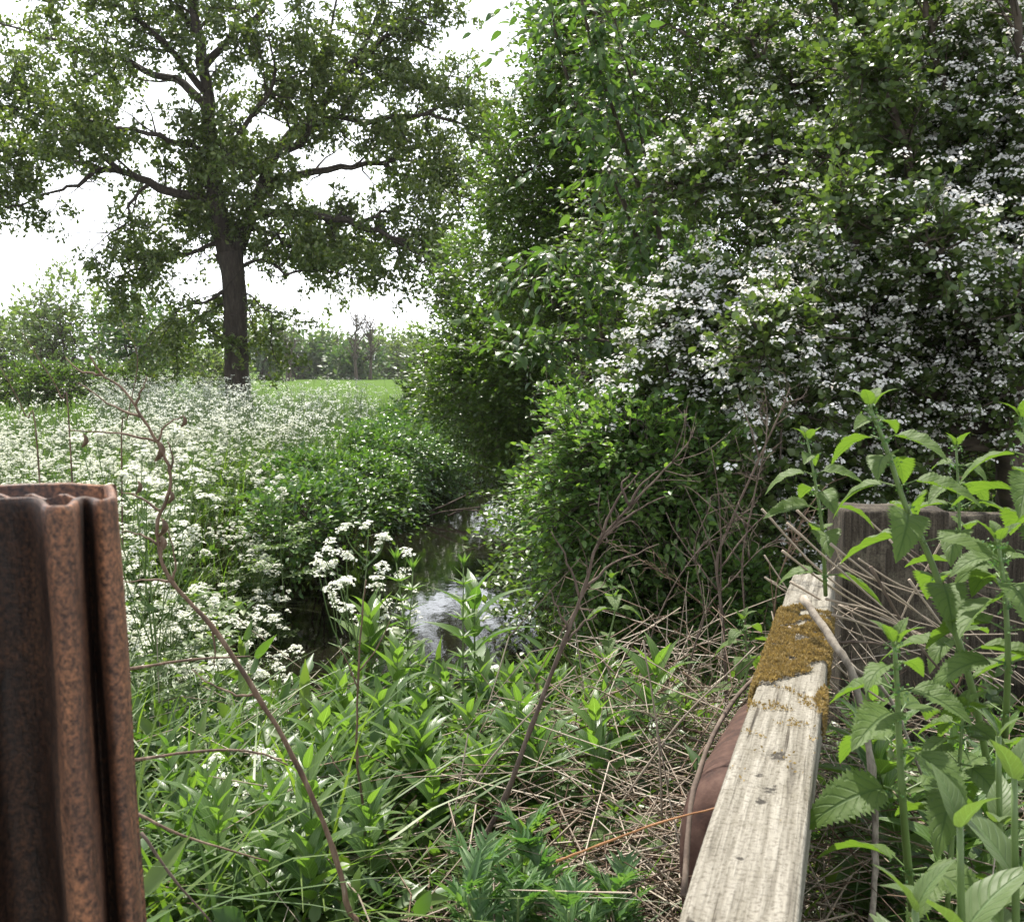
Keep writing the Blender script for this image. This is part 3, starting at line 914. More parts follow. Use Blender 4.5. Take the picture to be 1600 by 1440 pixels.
def blades(mb, P, h, w, lean=.5):
    """arching blades, five segments each"""
    n = len(P)
    a = RNG.uniform(0, 2 * PI, n)
    d = np.stack([np.cos(a), np.sin(a), np.zeros(n)], -1)
    s = np.stack([-np.sin(a), np.cos(a), np.zeros(n)], -1)
    tw = RNG.normal(0, .5, n)
    s = nrm(s * np.cos(tw)[:, None] + d * np.sin(tw)[:, None])
    ln = lean * RNG.uniform(.2, 1.6, n)
    ts = np.array([0, .25, .5, .75, .92, 1.0])
    V = np.zeros((n, 12, 3))
    for i, t in enumerate(ts):
        c = P + d * (h * ln * t ** 2)[:, None] + np.array([0, 0, 1.0]) * (h * (t - .35 * np.minimum(ln, 1.5) * t ** 2.6))[:, None]
        ww = w * (1 - t ** 2.2) * .5 + .0004
        V[:, 2 * i] = c - s * np.asarray(ww).reshape(-1, 1)
        V[:, 2 * i + 1] = c + s * np.asarray(ww).reshape(-1, 1)
    f = np.array([[2 * i, 2 * i + 1, 2 * i + 3, 2 * i + 2] for i in range(5)])
    F = (np.arange(n)[:, None, None] * 12 + f[None]).reshape(-1, 4)
    mb.add(V.reshape(-1, 3), F)


def make_grass():
    mb = MB()
    notwater = lambda x, y: (x < stream_x(y) - stream_w(y) * .8) | (y < 4.2) | (x > stream_x(y) + stream_w(y))
    # broad long blades close by, beside the rusty post
    P = grass_area(3000, (-1.9, -.35), (1.5, 4.2), 0, 0, 0)
    blades(mb, P, RNG.uniform(.3, .75, len(P)) * np.interp(P[:, 1] + P[:, 0] * .6, [1.6, 2.4], [1.0, .55]), RNG.uniform(.006, .013, len(P)), .8)
    P = grass_area(900, (-.4, .7), (1.5, 4.0), 0, 0, 0)
    blades(mb, P, RNG.uniform(.2, .5, len(P)), RNG.uniform(.004, .009, len(P)), .9)
    P = grass_area(9000, (-5, -1.2), (3.5, 9), 0, 0, 0, cond=notwater)
    blades(mb, P, RNG.uniform(.3, .75, len(P)), RNG.uniform(.006, .011, len(P)), .6)
    P = grass_area(17000, (-14, -1.2), (8, 22), 0, 0, 0, cond=lambda x, y: notwater(x, y) & (x > -.52 * y - 1))
    blades(mb, P, RNG.uniform(.4, .95, len(P)), RNG.uniform(.009, .016, len(P)), .5)
    P = grass_area(14000, (-26, 3), (20, 44), 0, 0, 0, cond=lambda x, y: notwater(x, y) & (x > -.52 * y - 1))
    blades(mb, P, RNG.uniform(.3, .8, len(P)), RNG.uniform(.02, .03, len(P)), .5)
    P = grass_area(2200, (.3, 4.0), (4, 9), 0, 0, 0)
    blades(mb, P, RNG.uniform(.25, .6, len(P)), RNG.uniform(.006, .01, len(P)), .8)
    # overhanging fringe of the stream
    y = RNG.uniform(4.6, 19, 2600); sd = RNG.choice([-1, 1], 2600)
    x = stream_x(y) + sd * (stream_w(y) + RNG.uniform(.0, .5, 2600))
    P = np.stack([x, y, ground_h(x, y) - .02], -1)
    P = P[P[:, 2] > WATER]
    blades(mb, P, RNG.uniform(.3, .6, len(P)), RNG.uniform(.006, .01, len(P)), 1.4)
    tag(mb.build('grass', M['grass']), 'long green grass growing over the banks and meadow', 'grass', kind='stuff')


make_grass()


def make_undergrowth():
    mb, st = MB(), MB()

    def patch(n, xr, yr, hr, size, cond=None, tpl=T_SIMPLE4, nl=7, twl=.22):
        P = grass_area(n, xr, yr, 0, 0, 0, cond=cond)
        P[:, 2] += RNG.uniform(hr[0], hr[1], len(P))
        D = nrm(rdir(len(P)) * np.array([1, 1, .4]) + np.array([0, 0, .9]))
        sprays(mb, st, P, D, twl * RNG.uniform(.7, 1.3, len(P)), nl, size, tpl, droop=.2, twr=.0018, jitter=.35)
    nw = lambda x, y: (x < stream_x(y) - stream_w(y) * .7) | (y < 4.3) | (x > stream_x(y) + stream_w(y) * .8)
    bare = lambda x, y: nw(x, y) & ((RNG.uniform(0, 1, len(x)) < .25) | (np.hypot((x - .22) / .42, (y - 1.95) / .6) > 1))
    patch(1300, (-1.9, 1.0), (1.3, 4.4), (0, .22), .05, bare)
    patch(1100, (-1.9, .6), (1.3, 4.2), (0, .2), .085, bare, T_LANCE2, 8, .3)
    patch(800, (.75, 2.2), (.9, 3.4), (-.1, .22), .06, nw)
    patch(2600, (-5, -1.0), (3.8, 9), (0, .35), .06, nw)
    patch(3000, (-11, -1.0), (8, 20), (0, .4), .085, lambda x, y: nw(x, y) & (x > -.52 * y - 1), T_SIMPLE)
    patch(1500, (.2, 5), (4.2, 10), (0, .4), .06, nw)
    patch(1500, (-.2, 3.5), (10, 22), (0, .6), .1, nw, T_SIMPLE)
    mb.merge(st, mat=1)
    tag(mb.build('undergrowth', [M['herb'], M['stem_green']]), 'low leafy undergrowth covering the banks', 'undergrowth', kind='stuff')


make_undergrowth()


def make_straw():
    mb = MB()

    def lay(n, c, r, ln, zr, up=.25):
        p = np.asarray(c) + RNG.normal(0, 1, (n, 3)) * np.asarray(r)
        p[:, 2] = ground_h(p[:, 0], p[:, 1]) + RNG.uniform(*zr, n)
        d = nrm(RNG.normal(0, 1, (n, 3)) * np.array([1, 1, up]))
        l = RNG.uniform(*ln, n)
        bend = RNG.normal(0, .09, (n, 3)) * l[:, None]
        a, b_, e = p - d * l[:, None] * .5, p + bend, p + d * l[:, None] * .5
        w = RNG.uniform(.0008, .0022, n)
        br = RNG.uniform(0, 1, n) < .35
        for kk, mt in ((br, 1), (~br, 0)):
            bars(mb, a[kk], b_[kk], w[kk], w[kk], mt); bars(mb, b_[kk], e[kk], w[kk], w[kk] * .6, mt)
    lay(1000, (.3, 2.0, 0), (.24, .36, 0), (.15, .6), (.05, .36))
    lay(350, (.05, 1.9, 0), (.3, .3, 0), (.15, .5), (.0, .25))
    lay(350, (.5, 2.6, 0), (.2, .3, 0), (.2, .6), (.05, .5), .6)
    lay(350, (1.0, 2.2, 0), (.3, .4, 0), (.2, .5), (.0, .4))
    lay(600, (.12, 1.85, 0), (.22, .26, 0), (.12, .5), (.0, .26))
    lay(140, (-.6, 2.4, 0), (.5, .5, 0), (.2, .6), (.0, .35))
    tag(mb.build('straw_litter', [M['straw'], M['dead']]), 'tangle of dry bleached stalks lying beside the wooden rail', 'dead stalks', kind='stuff')


make_straw()


# ------------------------------------------------------------------ cow parsley
def umbel(mb, c, R, nrays, detail, mat=0):
    """flat topped head: rays carry little domes of florets"""
    az = RNG.uniform(0, 2 * PI, nrays)
    rr = np.sqrt(np.linspace(.02, 1, nrays)) * R * RNG.uniform(.75, 1.15, nrays)
    tl = RNG.normal(0, .35, 2)
    P = c + np.stack([np.cos(az + np.arange(nrays) * 2.4) * rr, np.sin(az + np.arange(nrays) * 2.4) * rr, .3 * R - .75 * R * (rr / R) ** 2 + RNG.normal(0, .004, nrays)], -1)
    P[:, 2] += (P[:, :2] - np.asarray(c)[:2]) @ tl
    foot = np.asarray(c) - np.array([0, 0, R * .8])
    k = detail
    Q = np.repeat(P, k, 0)
    dv = rdir(len(Q)); dv[:, 2] = np.abs(dv[:, 2]) * .8
    Q = Q + dv * np.array([.0105, .0105, .006])
    nn = nrm(dv * .6 + np.array([0, 0, .7]) + RNG.normal(0, .2, (len(Q), 3)))
    inst(mb, T_FLORET, Q, np.cross(nn, rdir(len(Q))), nn, RNG.uniform(.0052, .0072, len(Q)) * (1.0 if k > 7 else 1.25), mat=mat)
    return P, foot


def parsley_parts(h, nb, detail, seed):
    """stem, foliage, list of flower head meshes (all at the origin)"""
    st, fo = MB(), MB()
    heads = []
    lean = RNG.normal(0, .06, 2)
    top = np.array([lean[0] * h, lean[1] * h, h * .82])
    mid = np.array([lean[0] * h * .3, lean[1] * h * .3, h * .4])
    P = smooth_path([np.zeros(3), mid, top], 5)
    tube(st, P, np.linspace(.004, .0022, len(P)), 5, cap=False)
    ends = [top + np.array([0, 0, h * .12])]
    starts = [top]
    for k in range(nb):
        i = random.randint(4, len(P) - 2)
        a = random.uniform(0, 2 * PI)
        sp = random.uniform(.1, .24) * h
        e = P[i] + np.array([math.cos(a) * sp, math.sin(a) * sp, (h - P[i][2]) * random.uniform(.7, 1.05)])
        starts.append(P[i]); ends.append(e)
        ns = random.randint(1, 3)
        for _ in range(ns):
            t = random.uniform(.4, .7)
            s2 = P[i] * (1 - t) + e * t
            a2 = random.uniform(0, 2 * PI)
            starts.append(s2); ends.append(s2 + np.array([math.cos(a2) * .06, math.sin(a2) * .06, random.uniform(.07, .14)]) * h)
    for s, e in zip(starts, ends):
        R = random.uniform(.018, .034)
        hb = MB()
        pts, foot = umbel(hb, e, R, random.randint(8, 12), detail)
        m = s * .5 + foot * .5; m[:2] += (foot - s)[:2] * .18
        Q = smooth_path([s, m, foot], 3)
        tube(st, Q, np.linspace(.0022, .0013, len(Q)), 4, cap=False)
        bars(st, np.repeat(foot[None], len(pts), 0), pts, .0007, .0005)
        heads.append(hb)
    # ferny leaves
    S, D = [], []
    for k in range(7):
        i = random.randint(1, 7)
        a = random.uniform(0, 2 * PI)
        d = nrm(np.array([math.cos(a), math.sin(a), .35]))
        l = random.uniform(.14, .26)
        for t in (.35, .55, .75, .95):
            for sg in (-1, 1):
                S.append(P[i] + d * l * t - np.array([0, 0, .1 * l * t * t])); D.append(nrm(d * .6 + np.array([-d[1], d[0], 0]) * sg * .9))
        bars(st, [P[i]], [P[i] + d * l], .0016, .0008)
    sprays(fo, st, np.array(S), np.array(D), .085, 6, .036, T_SIMPLE, droop=.2, twr=.0008, jitter=.2)
    return st, fo, heads


GP = 'cow parsley on the bank'
LP = 'white flowering cow parsley crowded in the drift below the oak'
protos = []
for k in range(5):
    st, fo, heads = parsley_parts(random.uniform(.85, 1.05), random.randint(3, 6), 8, k)
    r = empty('cow_parsley', (0, 0, 0), LP, 'wildflower', GP)
    ps = [st.build('stem', M['stem_green'], r), fo.build('foliage', M['parsley_leaf'], r)]
    for hb in heads: ps.append(hb.build('flower_head', M['petal'], r))
    protos.append([r, ps, False])
flat = []
for k in range(6):
    st, fo, heads = parsley_parts(random.uniform(.8, 1.05), random.randint(3, 6), 7, 10 + k)
    mb = MB()
    mb.merge(st, mat=0); mb.merge(fo, mat=1)
    for hb in heads: mb.merge(hb, mat=2)
    flat.append(mb)
PM = [M['stem_green'], M['parsley_leaf'], M['petal']]
flat_obj = [tag(mb.build('cow_parsley', PM), LP, 'wildflower', GP) for mb in flat]
flat_used = [False] * len(flat)


def put_near(x, y, sc=1.0, label=None, z=None, rz=None):
    pr = random.choice(protos)
    loc = (x, y, float(ground_h(x, y)) - .02 if z is None else z)
    rz = random.uniform(0, 6.28) if rz is None else rz
    if not pr[2]:
        pr[2] = True
        r = pr[0]
        r.location = loc; r.rotation_euler = (0, 0, rz); r.scale = (sc,) * 3
        r['label'] = label or LP
        return r
    return copy_thing(pr[0], pr[1], loc, rz, sc, (random.gauss(0, .07), random.gauss(0, .07)), label or LP)


def put_flat(x, y, sc):
    k = random.randrange(len(flat_obj))
    o = flat_obj[k]
    if flat_used[k]:
        o = o.copy(); COL.objects.link(o)
    flat_used[k] = True
    o.location = (x, y, float(ground_h(x, y)) - .02)
    o.rotation_euler = (random.gauss(0, .07), random.gauss(0, .07), random.uniform(0, 6.28))
    o.scale = (sc,) * 3


def parsley_ok(x, y):
    px = 800 + F_PX * x / y
    lim = float(np.interp(y, [3.2, 4.5, 6, 8, 10, 14, 20, 26], [365, 385, 395, 410, 460, 540, 610, 650]))
    return px < lim and px > -40


rs = random.Random(5)
cnt = 0
while cnt < 95:
    y = rs.uniform(3.0, 6.2)
    x = rs.uniform(-.5 * y - .1, -.3)
    if parsley_ok(x, y):
        put_near(x, y, rs.uniform(.8, 1.05)); cnt += 1
cnt = 0
while cnt < 240:
    y = 6.0 + 8.5 * rs.random() ** 1.1
    x = rs.uniform(-.52 * y, -.3)
    if parsley_ok(x, y):
        put_flat(x, y, rs.uniform(.8, 1.12)); cnt += 1


def far_parsley():
    mb = MB()
    cnt = 0
    while cnt < 760:
        y = 13 + 17 * rs.random()
        x = rs.uniform(-.53 * y, 1.0)
        if not parsley_ok(x, y) or (x > stream_x(y) - 1.6 and y < 22): continue
        px = 800 + F_PX * x / y
        if y > 15 and 400 < px and rs.random() < (.2 if y < 20 else .65): continue
        if px < 150 and y > 15: continue
        # heads and stalks only: at this range the leaves merge with the grass
        h = rs.uniform(.95, 1.3) if y > 17 else rs.uniform(.75, 1.15); zb = float(ground_h(x, y))
        for k in range(rs.randint(4, 9)):
            c = np.array([x + rs.gauss(0, .16), y + rs.gauss(0, .16), zb + h * rs.uniform(.55, 1.12)])
            nr = 6
            P = c + RNG.normal(0, 1, (nr, 3)) * np.array([.022, .022, .012])
            nn = nrm(np.array([0, -.3, 1.0]) + RNG.normal(0, .5, (nr, 3)))
            inst(mb, T_FLORET, P, np.cross(nn, rdir(nr)), nn, RNG.uniform(.012, .02, nr), mat=2)
            bars(mb, [[x, y, zb + h * .4]], [c], .002, .002, 0)
        bars(mb, [[x, y, zb]], [[x, y, zb + h * .8]], .003, .002, 0)
        cnt += 1
    tag(mb.build('cow_parsley_drift', PM), 'distant drift of white cow parsley around the oak trunk', 'wildflowers', kind='stuff')


far_parsley()
# the ones that stand out
put_near(*at(588, 1080, 3.3)[:2], 1.0, 'tall cow parsley with twin white heads standing in front of the dark water', z=at(600, 830, 3.3)[2] - .93, rz=.4)
for (px, py, d, lab) in [(470, 1115, 2.3, 'low cow parsley with a single white head behind the dead brown stalk'), (385, 1275, 2.0, 'lowest cow parsley flowering near the foot of the rusty post'),
                         (540, 890, 3.4, 'cow parsley whose heads overlap the dark stream edge'), (440, 720, 6.5, 'tall cow parsley rising above the green bramble mound')]:
    p = at(px, py, d)
    put_near(p[0], p[1], .9, lab, z=p[2] - .84)


# ------------------------------------------------------------------ foreground herbs
def willow_parts(h, nodes, size):
    st, fo = MB(), MB()
    lean = RNG.normal(0, .05, 2)
    ts = np.linspace(0, 1, 9)
    P = np.stack([lean[0] * h * ts ** 1.5, lean[1] * h * ts ** 1.5, h * ts], -1)
    tube(st, P, np.linspace(.0045, .0018, 9), 6)
    O, Y, Z, S = [], [], [], []
    for k in range(nodes):
        t = .12 + .88 * (k / (nodes - 1)) ** .72
        p = np.array([np.interp(t, ts, P[:, i]) for i in range(3)])
        a0 = k * PI / 2 + random.gauss(0, .25)
        for sg in (0, PI):
            a = a0 + sg
            el = np.interp(t, [0, .6, .85, 1], [-.1, .35, .8, 1.6]) + random.gauss(0, .15)
            d = np.array([math.cos(a), math.sin(a), el])
            O.append(p); Y.append(d); Z.append(np.array([-math.cos(a) * el, -math.sin(a) * el, 1.0]) + RNG.normal(0, .15, 3))
            S.append(size * np.interp(t, [0, .3, .7, .9, 1], [.75, 1.05, 1.1, .95, .62]) * random.uniform(.85, 1.15))
    O, Y, Z, S = map(np.array, (O, Y, Z, S))
    half = RNG.uniform(0, 1, len(O)) < .6
    inst(fo, T_LANCE, O[half], Y[half], Z[half], S[half])
    inst(fo, T_LANCE2, O[~half], Y[~half], Z[~half], S[~half])
    return st, fo


GW = 'willowherb shoots on the near bank'
LW = 'leafy green willowherb shoot in the thick of the near bank'
wp = []
for k in range(6):
    st, fo = willow_parts(random.uniform(.55, .7), random.randint(11, 14), .15)
    r = empty('willowherb_plant', (0, 0, 0), LW, 'plant', GW)
    wp.append([r, [st.build('stem', M['stem_green'], r), fo.build('foliage', M['willowherb'], r)], False, 0])
    wp[-1][3] = max(v.co.z for v in wp[-1][1][1].data.vertices)


def put_willow(px, py, d, label=None, sc=None):
    """shoot whose tip shows at px, py"""
    k = random.choice(wp)
    tip = at(px, py, d)
    g = float(ground_h(tip[0], tip[1])) - .03
    s = (tip[2] - g) / k[3]
    s = max(.45, min(s, 1.45)) if sc is None else sc
    loc = (tip[0], tip[1], tip[2] - s * k[3])
    if not k[2]:
        k[2] = True
        k[0].location = loc; k[0].rotation_euler = (0, 0, random.uniform(0, 6.28)); k[0].scale = (s,) * 3
        if label: k[0]['label'] = label
    else:
        copy_thing(k[0], k[1], loc, random.uniform(0, 6.28), s, (random.gauss(0, .06), random.gauss(0, .06)), label or LW)


put_willow(487, 1270, 1.75, 'largest willowherb shoot, by the foot of the long dead brown stalk')
put_willow(612, 985, 2.7, 'willowherb shoot standing against the bright water on its rust post side')
put_willow(742, 880, 3.1, 'tall willowherb shoot rising across the bright reflection in the stream')
put_willow(823, 1262, 1.85, 'willowherb shoot growing out of the dead stalks beside the mugwort')
put_willow(985, 975, 2.5, 'willowherb shoot standing alone between the dark dead stem and the rail')
put_willow(590, 925, 3.2, 'willowherb shoot just below the twin-headed cow parsley')
put_willow(560, 1040, 2.6)
put_willow(1085, 1075, 2.5, 'small willowherb shoot close beside the brown iron pipe')
put_willow(450, 1290, 1.9, 'short willowherb shoot between the rusty post and the largest shoot')
put_willow(275, 1330, 1.8, 'willowherb shoot low beside the rusty post')
rw = random.Random(3)
for k in range(100):
    px = rw.uniform(520, 1010); d = rw.uniform(2.1, 3.3)
    py = rw.uniform(975, 1080) + (150 - (d - 2.1) * 110) * .6
    put_willow(px, py, d)
for k in range(50):
    px = rw.uniform(225, 620) if k < 40 else rw.uniform(620, 960); d = rw.uniform(1.7, 2.6)
    put_willow(px, rw.uniform(1130, 1420) - (px > 600) * 20, d)
for k in range(14):
    px = rw.uniform(1330, 1640); d = rw.uniform(1.6, 2.6)
    put_willow(px, rw.uniform(1000, 1250), d)


# cleavers
def cleavers(px, py, d, lab):
    tip = at(px, py, d)
    root = empty('cleavers_plant', (tip[0], tip[1], float(ground_h(tip[0], tip[1]))), lab, 'plant', 'cleavers by the water')
    st, fo = MB(), MB()
    b = np.array(root.location)
    P = smooth_path([b, b * .5 + tip * .5 + RNG.normal(0, .02, 3), tip], 6)
    tube(st, P, np.linspace(.003, .0015, len(P)), 4)
    for t in np.linspace(.3, 1, 9):
        c = np.array([np.interp(t, np.linspace(0, 1, len(P)), P[:, i]) for i in range(3)])
        a = np.linspace(0, 2 * PI, 8)[:-1] + random.uniform(0, 1)
        el = .3 + (1.6 if t > .93 else .2)
        Y = np.stack([np.cos(a), np.sin(a), np.full(7, el)], -1)
        inst(fo, T_LANCE2, np.repeat(c[None], 7, 0), Y, np.stack([-np.cos(a) * el, -np.sin(a) * el, np.ones(7)], -1), .05 * random.uniform(.8, 1.1), .7)
    _child(st, 'stem', M['stem_green'], root, True)
    _child(fo, 'foliage', M['willowherb'], root, True)


cleavers(619, 878, 2.9, 'cleavers shoot with whorled leaves nearest the white flowers over the water')
cleavers(645, 892, 2.95, 'shorter cleavers shoot with whorled leaves leaning beside its twin')
cleavers(724, 885, 2.8, 'cleavers shoot with whorled leaves in front of the sky reflection')


def mugwort(px, py, d, lab):
    tip = at(px, py, d)
    root = empty('mugwort_plant', (tip[0], tip[1], float(ground_h(tip[0], tip[1]))), lab, 'plant')
    st, fo = MB(), MB()
    b = np.array(root.location)
    for k in range(5):
        e = tip + RNG.normal(0, .05, 3) * np.array([1, 1, .4])
        P = smooth_path([b + RNG.normal(0, .02, 3) * np.array([1, 1, 0]), b * .4 + e * .6, e], 6)
        tube(st, P, np.linspace(.004, .002, len(P)), 5)
        for t in np.linspace(.2, 1, 9):
            c = np.array([np.interp(t, np.linspace(0, 1, len(P)), P[:, i]) for i in range(3)])
            n = 3
            a = RNG.uniform(0, 2 * PI, n)
            el = .4 + t * .8
            Y = np.stack([np.cos(a), np.sin(a), np.full(n, el)], -1)
            Yn = nrm(Y); sd = np.stack([-np.sin(a), np.cos(a), np.zeros(n)], -1)
            Zn = np.stack([-np.cos(a) * el, -np.sin(a) * el, np.ones(n)], -1)
            ll = RNG.uniform(.05, .085, n)
            for (u, sg, fz) in [(.25, 1, .45), (.25, -1, .45), (.45, 1, .6), (.45, -1, .6), (.62, 1, .5), (.62, -1, .5), (.75, 1, .36), (.75, -1, .36), (.15, 0, .85)]:
                inst(fo, T_LANCE2, c + Yn * (ll * u)[:, None], Yn * .9 + sd * sg * .75 + RNG.normal(0, .12, (n, 3)), Zn + RNG.normal(0, .2, (n, 3)), ll * fz, .75)
    _child(st, 'stem', M['stem_green'], root, True)
    _child(fo, 'foliage', M['mugwort'], root, True)


mugwort(800, 1345, 1.6, 'greyish feathery-leaved mugwort at the bottom of the dead stalks')
mugwort(905, 1400, 1.6, 'mugwort with cut leaves between the first mugwort and the rail')


# nettles: each leaf is large enough to be a part
def nettle(path, d, lab, leaf=.09, nodes=None, r=.0045, top_tuft=True, group='nettles by the fence post', seed=0):
    rr = random.Random(seed)
    pts = [at(x, y, dd) for (x, y, dd) in [(q[0], q[1], q[2] if len(q) > 2 else d) for q in path]]
    P = smooth_path(pts, 5)
    root = empty('nettle_plant', P[0], lab, 'plant', group)
    st = MB()
    tube(st, P, np.linspace(r, r * .5, len(P)), 8)
    nodes = int((nodes or 5) * 1.8)
    ts = .1 + .9 * np.linspace(0, 1.0, nodes) ** .8
    leaves, tassels = [], []
    for k, t in enumerate(ts):
        q = t * (len(P) - 1); i = min(int(q), len(P) - 2); c = P[i] + (P[i + 1] - P[i]) * (q - i)
        a0 = k * PI / 2 + rr.uniform(-.4, .4) + seed
        pair = 2
        last = k == nodes - 1
        sizes = leaf * 1.02 * float(np.interp(t, [0, .5, .8, .93, 1], [1.0, 1.05, .8, .5, .36]))
        for sg in range(4 if last else 2):
            a = a0 + sg * (PI / 2 if last else PI)
            el = rr.uniform(-.15, .3) if not last else 1.2
            dv = np.array([math.cos(a), math.sin(a), el])
            pet = sizes * .28
            e = c + nrm(dv + np.array([0, 0, .35])) * pet
            lb = MB()
            tube(lb, [c, e], [.0014, .0011], 4, mat=1, cap=False)
            dz = np.array([0, 0, 0.0 if last else -.35])
            inst(lb, T_NETTLE if rr.random() < .6 else T_NETTLE2, [e], [dv + dz], [[-math.cos(a) * el + rr.gauss(0, .2), -math.sin(a) * el + rr.gauss(0, .2), 1.0]], sizes * rr.uniform(.85, 1.15))
            leaves.append(lb)
        # greenish flower tassels at the nodes
        n = 26
        o = c + RNG.normal(0, 1, (n, 3)) * np.array([.007, .007, .005])
        fl = MB(); tassels.append(fl)
        inst(fl, T_SIMPLE, o, rdir(n), rdir(n), .006)
    _child(st, 'stem', M['stem_green'], root, True)
    for lb in leaves: _child(lb, 'leaf', [M['nettle'], M['stem_green']], root, True)
    for fl in tassels: _child(fl, 'flower_tassel', M['mugwort'], root, True)
    return root


nettle([(1560, 1290, 1.7), (1520, 1080), (1460, 890), (1415, 790), (1385, 700), (1360, 640)], 1.6, 'tall leaning nettle crossing in front of the dark fence post', .105, 6, .006, seed=1)
nettle([(1425, 1420, 1.25), (1412, 1270), (1405, 1160), (1402, 1080), (1398, 1010)], 1.2, 'upright nettle with thick pale stem beside the end of the moss', .085, 4, .005, seed=2)
nettle([(1290, 930, 2.2), (1285, 830), (1275, 760), (1262, 690)], 2.15, 'small nettle between the rail end and the hawthorn', .09, 4, .0045, seed=3)
nettle([(1495, 1050, 2.0), (1500, 880), (1498, 780), (1494, 700)], 2.0, 'nettle with narrow upright tip behind the top of the fence post', .085, 4, .004, seed=4)
nettle([(1570, 1150, 1.5), (1575, 1030), (1570, 930), (1560, 850)], 1.45, 'nettle with broad leaves at the edge of the photo over the fence board', .1, 4, .005, seed=5)
nettle([(1640, 1100, 1.6), (1620, 900), (1610, 760), (1600, 660)], 1.6, 'nettle half cut off by the edge of the photo level with the hawthorn', .1, 5, .005, seed=6)
nettle([(1480, 1420, 1.5), (1490, 1280), (1500, 1180), (1505, 1110)], 1.5, 'low nettle in the shade behind the thick-stemmed nettle', .09, 4, .004, seed=7)
nettle([(945, 1020, 2.7), (960, 960), (958, 930), (955, 905)], 2.7, 'small nettle-like bramble shoot beside the dark dead stem tip', .07, 3, .003, seed=8)
nettle([(655, 1420, 2.0), (650, 1340), (645, 1300), (642, 1275)], 2.0, 'crinkled leafy shoot in the straw left of the dead dark stem', .075, 3, .003, seed=9)
nettle([(1000, 1400, 1.9), (985, 1330), (975, 1290), (960, 1270)], 1.9, 'crinkled leafy shoot in the straw close to the rail', .075, 3, .003, seed=10)
nettle([(1150, 1100, 2.4), (1170, 1040), (1165, 1000), (1160, 970)], 2.4, 'crinkled bramble shoot at the rail beside the moss', .08, 3, .003, seed=12)


def broad_plant(px, py, d, h, lab, seed, n=5, size=.14):
    rr = random.Random(seed)
    tip = at(px, py, d)
    base = tip - np.array([0, 0, h])
    root = empty('broadleaf_plant', base, lab, 'plant', 'broad-leaved plants by the rail')
    st = MB()
    P = smooth_path([base, base * .5 + tip * .5 + np.array([.01, 0, 0]), tip], 5)
    tube(st, P, np.linspace(.006, .003, len(P)), 8)
    _child(st, 'stem', M['stem_green'], root, True)
    for k in range(n):
        t = .35 + .65 * k / (n - 1)
        c = P[int(t * (len(P) - 1))]
        a0 = k * PI / 2 + seed
        for sg in (0, PI):
            a = a0 + sg
            el = float(np.interp(t, [.3, .8, 1], [.1, .5, 1.5])) + rr.gauss(0, .12)
            lb = MB()
            inst(lb, T_BROAD, [c], [[math.cos(a), math.sin(a), el]], [[-math.cos(a) * el, -math.sin(a) * el, 1]], size * float(np.interp(t, [.3, .7, 1], [1.05, 1, .45])) * rr.uniform(.85, 1.1))
            _child(lb, 'leaf', M['broad'], root, True)


broad_plant(1500, 1290, .95, .5, 'broad-leaved plant with one big upright leaf nearest the rail foot', 1.9)
broad_plant(1585, 1215, 1.05, .5, 'broad-leaved plant in the corner behind the big upright leaf', .6)
broad_plant(1560, 1150, 1.2, .5, 'bright tufted broad-leaved shoot below the nettle leaves', 2.7, size=.09)
broad_plant(1430, 1420, .9, .4, 'lowest broad-leaved plant at the bottom edge beside the rail', 3.3, size=.12)
broad_plant(1620, 1380, .9, .5, 'broad-leaved plant half out of the photo in the bottom corner', 1.2, size=.14)


